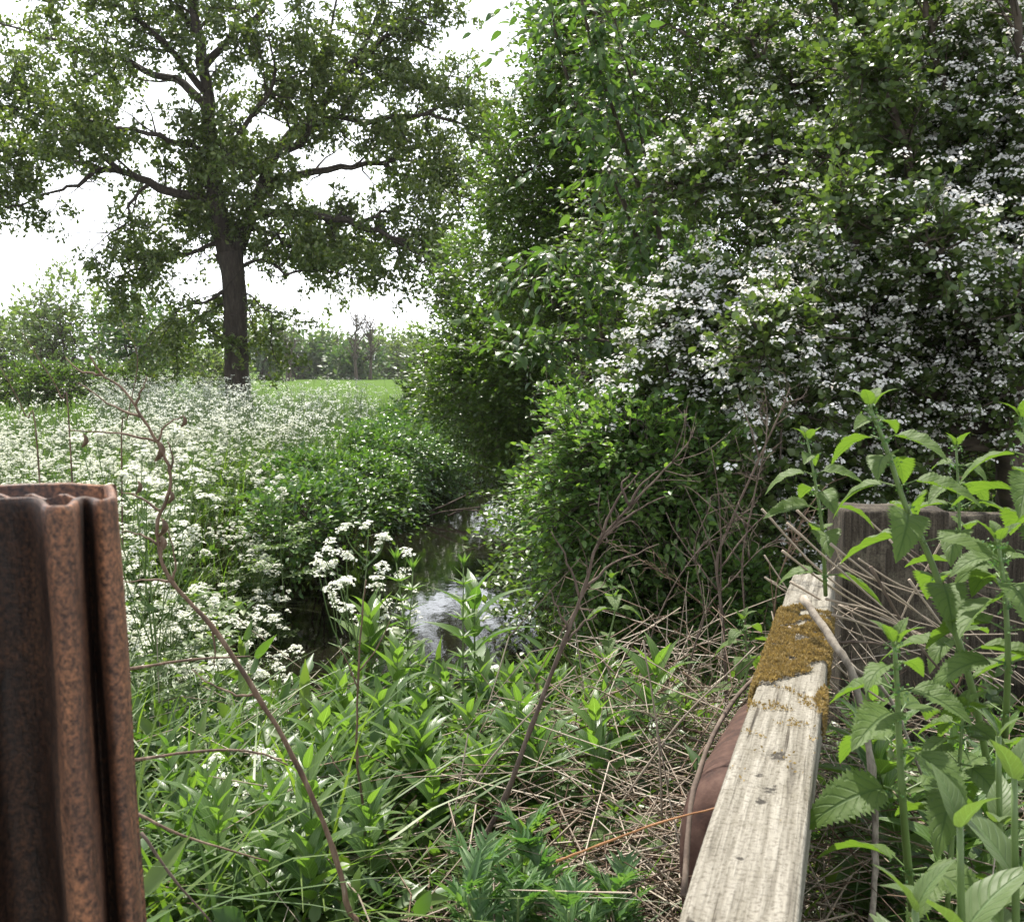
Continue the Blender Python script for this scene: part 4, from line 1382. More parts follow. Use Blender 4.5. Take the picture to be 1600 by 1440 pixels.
# ------------------------------------------------------------------ dead stems
def dead(name, lab, path, d, r0, r1, mat='dead', twigs=(), curls=(), cat='dead stem', group='dead stems', ground=False, fuzz=0):
    pts = [at(q[0], q[1], q[2] if len(q) > 2 else d) for q in path]
    if ground:
        g = pts[0].copy(); g[2] = float(ground_h(g[0], g[1])) - .03; g[:2] -= (pts[1] - pts[0])[:2] * .6
        pts = [g] + pts
    P = smooth_path(pts, 5)
    P[1:-1] += RNG.normal(0, min(r0, .004) * .12, P[1:-1].shape)
    root = empty(name, P[0], lab, cat, group)
    mb = MB()
    R = np.linspace(r0, r1, len(P)) * (1 + RNG.normal(0, .06, len(P)))
    R[::5] *= 1.22
    tube(mb, P, R, 8, jit=.05)
    _child(mb, 'stalk', M[mat], root, True)
    for tw in twigs:
        tp = [at(q[0], q[1], q[2] if len(q) > 2 else d) for q in tw]
        tp[0] = P[np.argmin(np.linalg.norm(P - tp[0], axis=1))]
        Q = smooth_path(tp, 4)
        Q[1:] += RNG.normal(0, r0 * .2, Q[1:].shape)
        tb = MB()
        tube(tb, Q, np.linspace(r0 * .5, max(r1 * .6, .0006), len(Q)), 5, jit=.05)
        _child(tb, 'side_twig', M[mat], root, True)
    if fuzz:
        for _ in range(fuzz):
            fb = MB()
            i = random.randint(int(len(P) * .45), len(P) - 1)
            dv = nrm(nrm(P[i] - P[i - 1]) * .9 + rdir(1)[0] * .8)
            ln = random.uniform(.03, .13)
            q = smooth_path([P[i], P[i] + dv * ln * .5 + RNG.normal(0, .008, 3), P[i] + dv * ln + RNG.normal(0, .015, 3)], 3)
            tube(fb, q, np.linspace(.0011, .0005, len(q)), 4)
            for _k in range(2):
                e = q[random.randint(2, len(q) - 1)]
                bars(fb, [e], [e + nrm(dv + rdir(1)[0]) * random.uniform(.01, .04)], .0006, .0004)
            _child(fb, 'fine_twig', M[mat], root, True)
    for (x, y, s) in curls:
        c = at(x, y, d)
        cb = MB()
        n = 12
        th = np.linspace(0, 4.2, n)
        sh = at(x, y, d) * 0 + nrm(rdir(1)[0])
        pp = [c + s * np.array([math.sin(t) * .5 * (1 - t / 7), .12 * t * sh[1], -.35 * t + .4 * math.cos(t) * (1 - t / 6)]) * .5 for t in th]
        V, Fc = [], []
        for i, p in enumerate(pp):
            w = s * .22 * math.sin(PI * (i + .5) / n)
            V += [p - np.array([w * .5, w, 0]), p + np.array([w * .5, w, 0])]
        Fc = [[2 * i, 2 * i + 1, 2 * i + 3, 2 * i + 2] for i in range(n - 1)]
        cb.add(np.array(V), np.array(Fc))
        _child(cb, 'dried_leaf', M[mat], root, True)
    return root


dead('dead_stalk', 'long brown dead stalk bending up from the bottom edge to the white flowers',
     [(560, 1480), (545, 1420), (522, 1330), (470, 1205), (402, 1085), (330, 978), (268, 908), (250, 862), (246, 815), (262, 775), (266, 735), (245, 690), (222, 652), (192, 608), (160, 585), (140, 555)], 1.5, .0043, .0012, 'dead',
     twigs=[[(245, 690), (185, 677), (112, 672)], [(222, 652), (180, 635), (125, 598)], [(210, 640), (222, 610), (230, 588)], [(246, 690), (258, 665), (285, 650)], [(266, 735), (270, 715), (262, 690)],
            [(252, 850), (220, 835), (188, 830)], [(268, 905), (230, 906), (190, 908)], [(268, 905), (275, 880), (262, 820)], [(330, 978), (336, 1010), (334, 1040)], [(402, 1088), (370, 1085), (330, 1068), (300, 1045)],
            [(160, 585), (130, 580), (100, 560)], [(246, 800), (215, 775), (190, 768)]],
     curls=[(247, 695, .03), (130, 682, .02), (285, 652, .018), (252, 815, .028), (248, 840, .03), (265, 770, .02), (215, 755, .02)], ground=True)
dead('dead_stalk', 'dark dead stem slanting up from the straw to a twiggy top by the rose bush',
     [(735, 1370), (790, 1245), (830, 1135), (880, 1005), (912, 920), (935, 850), (985, 790), (1050, 722)], 1.9, .0062, .0015, 'dead_dark',
     twigs=[[(905, 935), (888, 880), (862, 830)], [(935, 850), (965, 780), (1000, 738)], [(940, 840), (990, 800), (1040, 775)], [(885, 990), (870, 950), (860, 920)], [(880, 1000), (910, 975), (932, 960)],
            [(985, 790), (1000, 760), (1030, 735)], [(912, 920), (960, 880), (1030, 850)], [(985, 790), (970, 760), (985, 740)]],
     curls=[(945, 840, .02), (990, 750, .015), (888, 885, .012)], ground=True, fuzz=26)
dead('dead_stalk', 'thin straight reddish stalk rising between the two longer dead stems',
     [(582, 1450), (572, 1300), (558, 1180), (560, 1050), (566, 960), (572, 905)], 1.9, .0035, .001, 'dead', twigs=[[(560, 1050), (590, 1010), (610, 970)], [(560, 1080), (545, 1040), (530, 1010)]], ground=True)
dead('dead_stalk', 'dry twiggy stem with a forked top in front of the hawthorn blossom',
     [(1135, 1080), (1128, 960), (1120, 880), (1140, 820), (1180, 730), (1210, 665), (1235, 605)], 2.7, .005, .0015, 'dead_dark',
     twigs=[[(1190, 710), (1170, 660), (1152, 615)], [(1128, 960), (1110, 850), (1070, 760)], [(1128, 940), (1125, 800), (1112, 700)], [(1140, 820), (1110, 790), (1090, 770)], [(1150, 800), (1170, 820), (1185, 840)], [(1120, 890), (1180, 820), (1215, 790)], [(1125, 920), (1060, 840), (1040, 800)]], ground=True, fuzz=24)
dead('dead_stalk', 'thin dark twig rising through the blossom beside the forked dry stem', [(1165, 1000), (1160, 880), (1175, 790), (1195, 700), (1200, 650)], 2.6, .003, .001, 'dead_dark', twigs=[[(1160, 880), (1130, 840), (1118, 800)]], ground=True, fuzz=14)
dead('bramble_runner', 'dark arching bramble runner over the moss down to the straw',
     [(1068, 1400, 1.35), (1085, 1230, 1.5), (1135, 1110, 1.7), (1200, 1040, 1.9), (1265, 1010, 2.0), (1330, 1003, 2.0), (1385, 1006, 2.0)], 1.9, .004, .0025, 'dead_dark')
dead('dead_stalk', 'thin dark stem lying against the edge of the rail', [(1110, 1310, 1.2), (1150, 1180, 1.5), (1185, 1090, 1.75), (1215, 1020, 1.95)], 1.6, .003, .002, 'dead_dark')
dead('dead_stalk', 'orange stalk reaching from the straw to the rail', [(870, 1345, 1.5), (940, 1318, 1.45), (1030, 1285, 1.4), (1118, 1262, 1.35)], 1.4, .0019, .0011, 'orange_stem')
dead('dead_stalk', 'grey fallen branch draped from the moss down beside the thick nettle', [(1255, 935, 1.95), (1300, 1000, 1.85), (1335, 1060, 1.8), (1362, 1200, 1.75), (1368, 1330, 1.7), (1362, 1440, 1.6)], 1.8, .0075, .0045, 'grey_wood',
     twigs=[[(1320, 1030), (1390, 1090), (1440, 1210)]])
for lab, path, d in [('long pale straw crossing the fence post from its upper corner', [(1190, 795), (1280, 890), (1370, 950), (1480, 985)], 2.3),
                     ('pale straw ending highest above the rail end', [(1245, 797), (1300, 850), (1350, 900), (1600, 975)], 2.25),
                     ('short straight straw across the face of the fence post', [(1345, 803), (1400, 850), (1490, 920)], 2.2),
                     ('pale straw running from the rail end to the nettle stem', [(1222, 860), (1310, 925), (1420, 985), (1560, 1075)], 2.2),
                     ('low straw crossing behind the thick nettle', [(1290, 935), (1380, 960), (1480, 1020)], 2.1),
                     ('dark stem slanting behind the nettles', [(1360, 885), (1430, 1000), (1560, 1150), (1640, 1260)], 1.75),
                     ('thin pale stalk slanting below the fence board', [(1420, 905), (1500, 1010), (1620, 1120)], 2.0),
                     ('bleached stalk low across the fence post', [(1300, 960), (1420, 990), (1590, 990)], 2.1),
                     ('thin stalk crossing the straws at the fence post', [(1480, 830), (1420, 940), (1390, 1010)], 2.15),
                     ('thin upright white stalk over the straw beside the iron pipe', [(1035, 1290), (1028, 1150), (1005, 1000)], 1.9),
                     ('dry stalk leaning behind the iron pipe', [(960, 1270), (1060, 1130), (1180, 1010)], 2.0),
                     ('fine dry stalk by the rusty post at the height of the bright grass', [(200, 1045), (300, 1030), (390, 1025)], 1.7),
                     ('fine dry stalk arching behind the long dead stalk', [(205, 1188), (320, 1172), (400, 1175), (450, 1195)], 1.7),
                     ('dry stalk sloping down from the rusty post foot', [(212, 1270), (300, 1310), (420, 1345)], 1.6),
                     ('thin grey stalk at the foot of the rusty post', [(220, 1300), (270, 1370), (330, 1440)], 1.5),
                     ('pale stalk slanting between willowherb shoots', [(700, 1290), (770, 1180), (900, 1040)], 2.1)]:
    mt = 'dead_dark' if 'dark' in lab or 'grey' in lab else ('dead' if 'rusty' in lab or 'arching' in lab else 'straw')
    dead('dry_stalk', lab, path, d, .0026, .0012, mat=mt, group='dry stalks')


for k, (path, lab) in enumerate([([(1075, 1060), (1100, 960), (1085, 860), (1110, 790)], 'dry twig standing just stream side of the forked dry stem'), ([(1210, 960), (1225, 880), (1260, 800), (1290, 760)], 'dry twig leaning over the end of the rail'),
                                 ([(1010, 1040), (1040, 940), (1100, 850), (1180, 790)], 'long dry twig slanting across to the forked dry stem'), ([(1150, 1020), (1080, 930), (1010, 880), (960, 850)], 'dry twig slanting back toward the dark dead stem'), ([(1090, 990), (1150, 900), (1200, 850), (1250, 840)], 'low dry twig pointing at the rail end')]):
    dead('dry_twig', lab, path, 2.5 + .1 * k, .0024, .0009, mat='dead' if k % 2 else 'dead_dark', group='dry stalks', ground=True, fuzz=12)


rq = random.Random(17)
for k in range(16):
    x0, y0 = rq.uniform(1190, 1420), rq.uniform(800, 980)
    x1, y1 = x0 + rq.uniform(120, 300), y0 + rq.uniform(40, 240)
    dead('dry_stalk', 'pale dry stalk in the tangle over the fence post', [(x0, y0), ((x0 + x1) / 2, (y0 + y1) / 2 + rq.uniform(-15, 30)), (x1, y1)], rq.uniform(2.0, 2.5), rq.uniform(.0014, .0026), .001, mat=rq.choice(['straw', 'straw', 'dead_dark']), group='dry stalks over the fence post')


for path, lab in [([(655, 812), (690, 800), (750, 792)], 'longest dark stick lodged at the far end of the water'), ([(670, 800), (705, 785), (735, 770)], 'short dark stick leaning on the far end of the stream'), ([(700, 806), (725, 797), (765, 800)], 'pale wet stick lying low at the far end of the water')]:
    dead('stick', lab, path, 17.0, .018, .008, mat='dead_dark', group='sticks in the stream', cat='stick')


# dead stalks of last year's growth standing in the flowers at the photo's edge
for k, (path, lab) in enumerate([([(60, 720), (40, 650), (10, 590), (-10, 560)], 'thin dead stem at the edge among the white flowers'), ([(110, 700), (95, 620), (60, 560), (35, 520)], 'slanting thin dead stem above the dark hedge'), ([(190, 740), (200, 650), (215, 560), (190, 500)], 'thin upright dead stem in front of the bright green tree')]):
    dead('dry_stalk', lab, path, 5.0, .004, .0015, mat='dead', group='dry stalks', ground=True)


# ------------------------------------------------------------------ wooden rail
def box_grid(n_len, n_w, n_h, Lx, W, H):
    pass


def make_rail():
    A = at(1150, 1480, .84); B = at(1273, 890, 2.74)
    zt = .5 * (A[2] + B[2])
    A = at(1152, 1440, .9); B = at(1273, 890, 2.72)
    A2 = A - (B - A) * .35
    d = B - A2
    Ln = float(np.linalg.norm(d))
    Y = d / Ln
    X = nrm(np.cross(Y, [0, 0, 1])); Z = np.cross(X, Y)
    W, H, bv = .1, .075, .008
    prof = []
    for (cx, cz, a0) in [(W / 2 - bv, H * 0 - bv, 0), (-W / 2 + bv, -bv, 90), (-W / 2 + bv, -H + bv, 180), (W / 2 - bv, -H + bv, 270)]:
        for k in range(4):
            a = math.radians(a0 + 90 * k / 3)
            prof.append((cx + math.cos(a) * bv, cz + math.sin(a) * bv))
    # finer top and sides
    fine = []
    for i in range(len(prof)):
        p, q = np.array(prof[i]), np.array(prof[(i + 1) % len(prof)])
        k = max(1, int(np.linalg.norm(q - p) / .004))
        for t in range(k): fine.append(p + (q - p) * t / k)
    prof = np.array(fine)
    m = len(prof)
    ny = 420
    ys = np.linspace(0, Ln, ny)
    V = np.zeros((ny, m, 3)); UV = np.zeros((ny, m, 2))
    for i, y in enumerate(ys):
        px = prof.copy()
        pts = np.stack([px[:, 0] * 40, np.full(m, y * 2.5), px[:, 1] * 40], -1)
        g = snoise(pts, 3.0, 44) * .0007 + snoise(np.stack([px[:, 0] * 120, np.full(m, y * 4), px[:, 1] * 120], -1), 2.2, 45) * .0005
        px = px * (1 + g[:, None] * 14)
        # wane of the worn corners, knots sunk into the top
        wob = .0015 * math.sin(y * 5) + .0006 * math.sin(y * 13 + 1)
        zz = px[:, 1].copy()
        for (ky, kx, kr, kd) in KN:
            r = np.hypot((y - ky) * .75, px[:, 0] - kx)
            zz -= np.where(prof[:, 1] > -.004, kd * .45 * np.exp(-(r / kr) ** 2), 0)
        endr = max(0, (y - (Ln - .1)) / .1)
        zz -= endr ** 2 * .01 * (1 + .6 * np.sin(px[:, 0] * 200))
        V[i] = A2 + Y * y + X * (px[:, 0] + wob)[:, None] + Z * zz[:, None]
        UV[i] = np.stack([px[:, 0], np.full(m, y)], -1)
    i, j = np.meshgrid(np.arange(ny - 1), np.arange(m), indexing='ij')
    k = (j + 1) % m
    F = np.stack([i * m + j, i * m + k, (i + 1) * m + k, (i + 1) * m + j], -1).reshape(-1, 4)
    mb = MB()
    # local frame of the rail: x across, y along, z up, so that the grain follows it
    Vl = (V.reshape(-1, 3) - A2)
    Vl = np.stack([Vl @ X, Vl @ Y, Vl @ Z], -1)
    mb.add(Vl, F, UV.reshape(-1, 2))
    mb.F.append((np.array([[(ny - 1) * m + q for q in range(m)]]), 0))
    mb.F.append((np.array([[q for q in range(m)][::-1]]), 0))
    o = mb.build('wooden_rail', wood_mat('weathered_wood', KN, .6))
    R = Matrix(((X[0], Y[0], Z[0], A2[0]), (X[1], Y[1], Z[1], A2[1]), (X[2], Y[2], Z[2], A2[2]), (0, 0, 0, 1)))
    o.matrix_world = R
    tag(o, 'pale weathered wooden fence rail with a cuff of yellow moss', 'fence rail')
    # moss cuff
    y0, y1 = Ln - 1.28, Ln - .5
    n = 34000
    yy = RNG.uniform(y0, y1, n)
    tt = RNG.uniform(-1, 1, n)
    xx = tt * (W / 2 + .02)
    ed = snoise(np.stack([xx * 18, yy * 9, xx * 0], -1), 1.6, 61) * .11 + snoise(np.stack([xx, yy, xx * 0], -1), 130, 67, 9) * .022
    keep = (yy + ed > y0 + .12) & (yy + ed < y1 - .08)
    q3 = np.stack([xx, yy, xx * 0], -1)
    keep &= snoise(q3 * np.array([1, .6, 1]), 150, 64, 10) * .8 + snoise(q3, 55, 66, 8) * .6 + .5 * np.abs(tt) > -.45
    # thinner on the middle where the wood shows
    xx, yy = xx[keep], yy[keep]
    side = np.abs(xx) > W / 2
    zz = np.where(side, -(np.abs(xx) - W / 2) * 2.0, .002)
    xs_ = np.clip(xx, -W / 2 - .003, W / 2 + .003)
    O = np.stack([xs_, yy, zz + np.maximum(0, snoise(np.stack([xx, yy, xx * 0], -1), 110, 62, 9)) * .007 * RNG.uniform(.2, 1, len(xx))], -1)
    up = nrm(np.stack([np.where(side, np.sign(xx) * 1.2, 0), np.zeros(len(xx)), np.ones(len(xx))], -1) + RNG.normal(0, .55, (len(xx), 3)))
    ms = MB()
    inst(ms, T_SIMPLE, O, up, rdir(len(O)), RNG.uniform(.0035, .008, len(O)))
    nsp = 1500
    ys_ = y0 + .14 - np.abs(RNG.normal(0, .16, nsp)); xs2 = RNG.uniform(-W / 2, W / 2, nsp)
    q4 = np.stack([xs2, ys_, xs2 * 0], -1)
    kp = snoise(q4, 140, 68, 9) > .45
    inst(ms, T_SIMPLE, np.stack([xs2, ys_, np.full(nsp, .001)], -1)[kp], rdir(kp.sum()) + np.array([0, 0, .6]), rdir(kp.sum()), RNG.uniform(.003, .006, kp.sum()))
    c = ms.build('moss', M['moss'], o)
    return A2, X, Y, Z, Ln


KN = [(1.12, .004, .019, .007), (1.0, .004, .015, .006), (1.04, -.012, .008, .003), (1.42, .022, .009, .004), (1.27, .025, .005, .003), (.96, -.004, .012, .004), (.66, -.038, .008, .003), (1.66, .0, .022, .004), (2.28, .01, .009, .004), (.8, -.01, .006, .002)]


def wood_mat(name, knots=(), tone=1.0, vertical=False, cols=None):
    m, nt, out = newmat(name)
    tc = nt.nodes.new('ShaderNodeTexCoord')
    mp = nt.nodes.new('ShaderNodeMapping')
    mp.inputs['Scale'].default_value = (1, .035, 1) if not vertical else (1, 1, .05)
    L(nt, tc.outputs['Object'], mp.inputs[0])
    g1 = N(nt, 'ShaderNodeTexNoise', Scale=95.0, Detail=5.0, Roughness=.6, Distortion=.4); L(nt, mp.outputs[0], g1.inputs['Vector'])
    g2 = N(nt, 'ShaderNodeTexNoise', Scale=330.0, Detail=3.0); L(nt, mp.outputs[0], g2.inputs['Vector'])
    bl = N(nt, 'ShaderNodeTexNoise', Scale=14.0, Detail=6.0, Roughness=.7); L(nt, tc.outputs['Object'], bl.inputs['Vector'])
    cols = cols or [(.28, (.11, .095, .075)), (.42, (.3, .275, .22)), (.6, (.46, .43, .36)), (.8, (.55, .52, .46))]
    c = ramp(nt, g1.outputs['Fac'], [(p, tuple(q * tone for q in cc)) for p, cc in cols])
    fine = ramp(nt, g2.outputs['Fac'], [(.3, (.55, .53, .5)), (.55, (1, 1, 1))])
    c = mixc(nt, .6, c, fine, 'MULTIPLY')
    mc = nt.nodes.new('ShaderNodeMapping'); mc.inputs['Scale'].default_value = (1, .022, 1) if not vertical else (1, 1, .022)
    L(nt, tc.outputs['Object'], mc.inputs[0])
    ck = N(nt, 'ShaderNodeTexNoise', Scale=120.0, Detail=2.0, Distortion=.2); L(nt, mc.outputs[0], ck.inputs['Vector'])
    crack = ramp(nt, ck.outputs['Fac'], [(.64, (1, 1, 1)), (.69, (.22, .19, .16))])
    c = mixc(nt, .9, c, crack, 'MULTIPLY')
    # green-grey algae blotches
    bf = N(nt, 'ShaderNodeMapRange'); L(nt, bl.outputs['Fac'], bf.inputs[0]); bf.inputs[1].default_value = .52; bf.inputs[2].default_value = .72; bf.inputs[4].default_value = .55
    c = mixc(nt, bf.outputs[0], c, (.22 * tone, .195 * tone, .14 * tone))
    last = None
    for (ky, kx, kr, kd) in knots:
        vm = N(nt, 'ShaderNodeVectorMath', operation='SUBTRACT'); L(nt, tc.outputs['Object'], vm.inputs[0]); vm.inputs[1].default_value = (kx, ky, 0)
        vs = N(nt, 'ShaderNodeVectorMath', operation='MULTIPLY'); L(nt, vm.outputs[0], vs.inputs[0]); vs.inputs[1].default_value = (1, .75, .35)
        ln = N(nt, 'ShaderNodeVectorMath', operation='LENGTH'); L(nt, vs.outputs[0], ln.inputs[0])
        nb = N(nt, 'ShaderNodeTexNoise', Scale=120.0, Detail=6.0, Roughness=.75); L(nt, tc.outputs['Object'], nb.inputs['Vector'])
        ad = N(nt, 'ShaderNodeMath', operation='MULTIPLY_ADD'); L(nt, nb.outputs['Fac'], ad.inputs[0]); ad.inputs[1].default_value = kr * 3.2; L(nt, ln.outputs['Value'], ad.inputs[2])
        mr = N(nt, 'ShaderNodeMapRange'); L(nt, ad.outputs[0], mr.inputs[0]); mr.inputs[1].default_value = kr * 1.95; mr.inputs[2].default_value = kr * 2.25; mr.inputs[3].default_value = .9; mr.inputs[4].default_value = 0
        c = mixc(nt, mr.outputs[0], c, (.022, .018, .014))
    p = N(nt, 'ShaderNodeBsdfPrincipled', Roughness=.85)
    p.inputs['Specular IOR Level'].default_value = .25
    L(nt, c, p.inputs['Base Color'])
    pt = N(nt, 'ShaderNodeTexNoise', Scale=170.0, Detail=5.0, Roughness=.7); L(nt, tc.outputs['Object'], pt.inputs['Vector'])
    pit = ramp(nt, pt.outputs['Fac'], [(.36, (.45, .42, .38)), (.5, (1, 1, 1)), (.7, (1.12, 1.12, 1.1))])
    c = mixc(nt, .85, c, pit, 'MULTIPLY')
    L(nt, c, p.inputs['Base Color'])
    h0 = N(nt, 'ShaderNodeMath', operation='MULTIPLY_ADD'); L(nt, pt.outputs['Fac'], h0.inputs[0]); h0.inputs[1].default_value = .6; L(nt, g1.outputs['Fac'], h0.inputs[2])
    hs = N(nt, 'ShaderNodeMath', operation='MULTIPLY_ADD'); L(nt, g2.outputs['Fac'], hs.inputs[0]); hs.inputs[1].default_value = .4; L(nt, h0.outputs[0], hs.inputs[2])
    b = N(nt, 'ShaderNodeBump', Strength=1.0, Distance=.005); L(nt, hs.outputs[0], b.inputs['Height']); L(nt, b.outputs[0], p.inputs['Normal'])
    L(nt, p.outputs[0], out.inputs[0])
    return m


M['moss'] = leaf_mat('yellow_moss', [(0.103, 0.075, 0.033), (0.184, 0.133, 0.053), (0.298, 0.221, 0.101)], (1.2, 1.1, .6), .25, .8, spec=.1, patch=.35, patchscale=45)
M['moss_base'] = rough_mat('moss_cushion', [(.3, (.06, .045, .02)), (.7, (.2, .15, .05))], 90, rough=1, bump=.8, dist=.004)
make_rail()


# fence post (a big squared timber) and the board beyond it
def timber(name, lab, cat, lo, hi, rz, mat, rough_top=.01, seed=0):
    """squared upright timber with rounded arrises and a weathered, uneven top; local coordinates, base at 0"""
    W, D_, H = hi
    bv = .012
    prof = []
    for (cx, cy, a0) in [(W / 2 - bv, D_ / 2 - bv, 0), (-W / 2 + bv, D_ / 2 - bv, 90), (-W / 2 + bv, -D_ / 2 + bv, 180), (W / 2 - bv, -D_ / 2 + bv, 270)]:
        for k in range(4):
            a = math.radians(a0 + 30 * k)
            prof.append((cx + math.cos(a) * bv, cy + math.sin(a) * bv))
    fine = []
    for i in range(len(prof)):
        p, q = np.array(prof[i]), np.array(prof[(i + 1) % len(prof)])
        k = max(1, int(np.linalg.norm(q - p) / .015))
        for t in range(k): fine.append(p + (q - p) * t / k)
    prof = np.array(fine); m = len(prof)
    zs = np.concatenate([np.linspace(0, H - .02, 30), [H - .006, H]])
    V = []
    for z in zs:
        s = snoise(np.stack([prof[:, 0] * 25, prof[:, 1] * 25, np.full(m, z * 2)], -1), 2.0, seed) * .0018
        k = 1 - (.006 / W if z == H else 0)
        pz = np.full(m, z) + (snoise(np.stack([prof[:, 0] * 30, prof[:, 1] * 30, np.zeros(m)], -1), 1.5, seed + 1) * rough_top * .5 if z > H - .03 else 0)
        V.append(np.stack([prof[:, 0] * k * (1 + s * 6), prof[:, 1] * k * (1 + s * 6), pz], -1))
    n = len(zs)
    V = np.concatenate(V)
    top_c = np.array([[0, 0, H + .002]])
    i, j = np.meshgrid(np.arange(n - 1), np.arange(m), indexing='ij')
    k = (j + 1) % m
    F = np.stack([i * m + j, i * m + k, (i + 1) * m + k, (i + 1) * m + j], -1).reshape(-1, 4)
    mb = MB()
    mb.add(np.vstack([V, top_c]), F)
    mb.F.append((np.array([[(n - 1) * m + q, (n - 1) * m + (q + 1) % m, n * m] for q in range(m)]), 0))
    o = mb.build(name, mat)
    o.location = lo; o.rotation_euler = (0, 0, rz)
    return tag(o, lab, cat)


DARKW = [(.3, (.018, .014, .01)), (.5, (.05, .04, .028)), (.75, (.1, .082, .06))]
wm = wood_mat('dark_timber', (), 1.0, True, DARKW)
p = at(1392, 800, 2.86)
gz = float(ground_h(p[0], p[1]))
timber('fence_post', 'thick squared dark timber post at the end of the mossy rail', 'fence post', (p[0], 2.89, gz - .3), (.27, .2, p[2] - gz + .31), -.06, wm, seed=70)
q = at(1600, 805, 3.05)
timber('fence_board', 'dark upright fence boarding beyond the thick post', 'fence board', (q[0] + .02, 3.08, gz - .3), (.44, .06, q[2] - gz + .3), -.06, wm, seed=77)


# moss tufts on top of the post
def post_moss():
    ms = MB()
    for (x, y, d, r) in [(1428, 782, 2.86, .035), (1500, 775, 2.95, .05), (1570, 778, 3.0, .06)]:
        c = at(x, y + 12, d)
        n = 700
        v = rdir(n); v[:, 2] = np.abs(v[:, 2]) * .5
        inst(ms, T_SIMPLE, c + v * r * RNG.uniform(.6, 1, (n, 1)), v + rdir(n) * .5, rdir(n), .012)
    return ms


# ------------------------------------------------------------------ rusty steel post
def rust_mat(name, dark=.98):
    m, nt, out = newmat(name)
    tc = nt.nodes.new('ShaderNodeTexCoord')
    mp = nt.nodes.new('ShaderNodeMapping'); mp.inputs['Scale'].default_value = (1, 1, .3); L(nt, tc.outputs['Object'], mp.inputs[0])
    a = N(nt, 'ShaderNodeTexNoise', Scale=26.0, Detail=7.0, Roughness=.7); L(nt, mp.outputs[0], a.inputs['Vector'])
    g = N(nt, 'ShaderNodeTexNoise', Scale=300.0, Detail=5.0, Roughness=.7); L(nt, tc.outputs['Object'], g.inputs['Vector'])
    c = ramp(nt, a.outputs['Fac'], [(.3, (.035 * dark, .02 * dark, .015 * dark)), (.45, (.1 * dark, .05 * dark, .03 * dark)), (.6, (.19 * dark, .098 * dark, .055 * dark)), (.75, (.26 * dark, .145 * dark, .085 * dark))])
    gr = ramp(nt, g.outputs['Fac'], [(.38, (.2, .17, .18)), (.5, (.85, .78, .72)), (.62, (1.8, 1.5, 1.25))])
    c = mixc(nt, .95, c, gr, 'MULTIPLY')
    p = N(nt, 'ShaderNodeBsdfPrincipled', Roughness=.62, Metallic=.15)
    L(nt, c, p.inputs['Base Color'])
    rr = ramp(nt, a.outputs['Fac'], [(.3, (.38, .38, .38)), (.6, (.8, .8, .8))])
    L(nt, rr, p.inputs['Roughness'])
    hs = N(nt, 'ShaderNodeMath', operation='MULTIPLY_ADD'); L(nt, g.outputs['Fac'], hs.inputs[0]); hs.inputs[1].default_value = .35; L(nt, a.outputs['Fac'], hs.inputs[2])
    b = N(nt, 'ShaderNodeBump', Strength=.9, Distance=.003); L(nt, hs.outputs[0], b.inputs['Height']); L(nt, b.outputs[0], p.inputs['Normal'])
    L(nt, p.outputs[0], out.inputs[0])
    return m


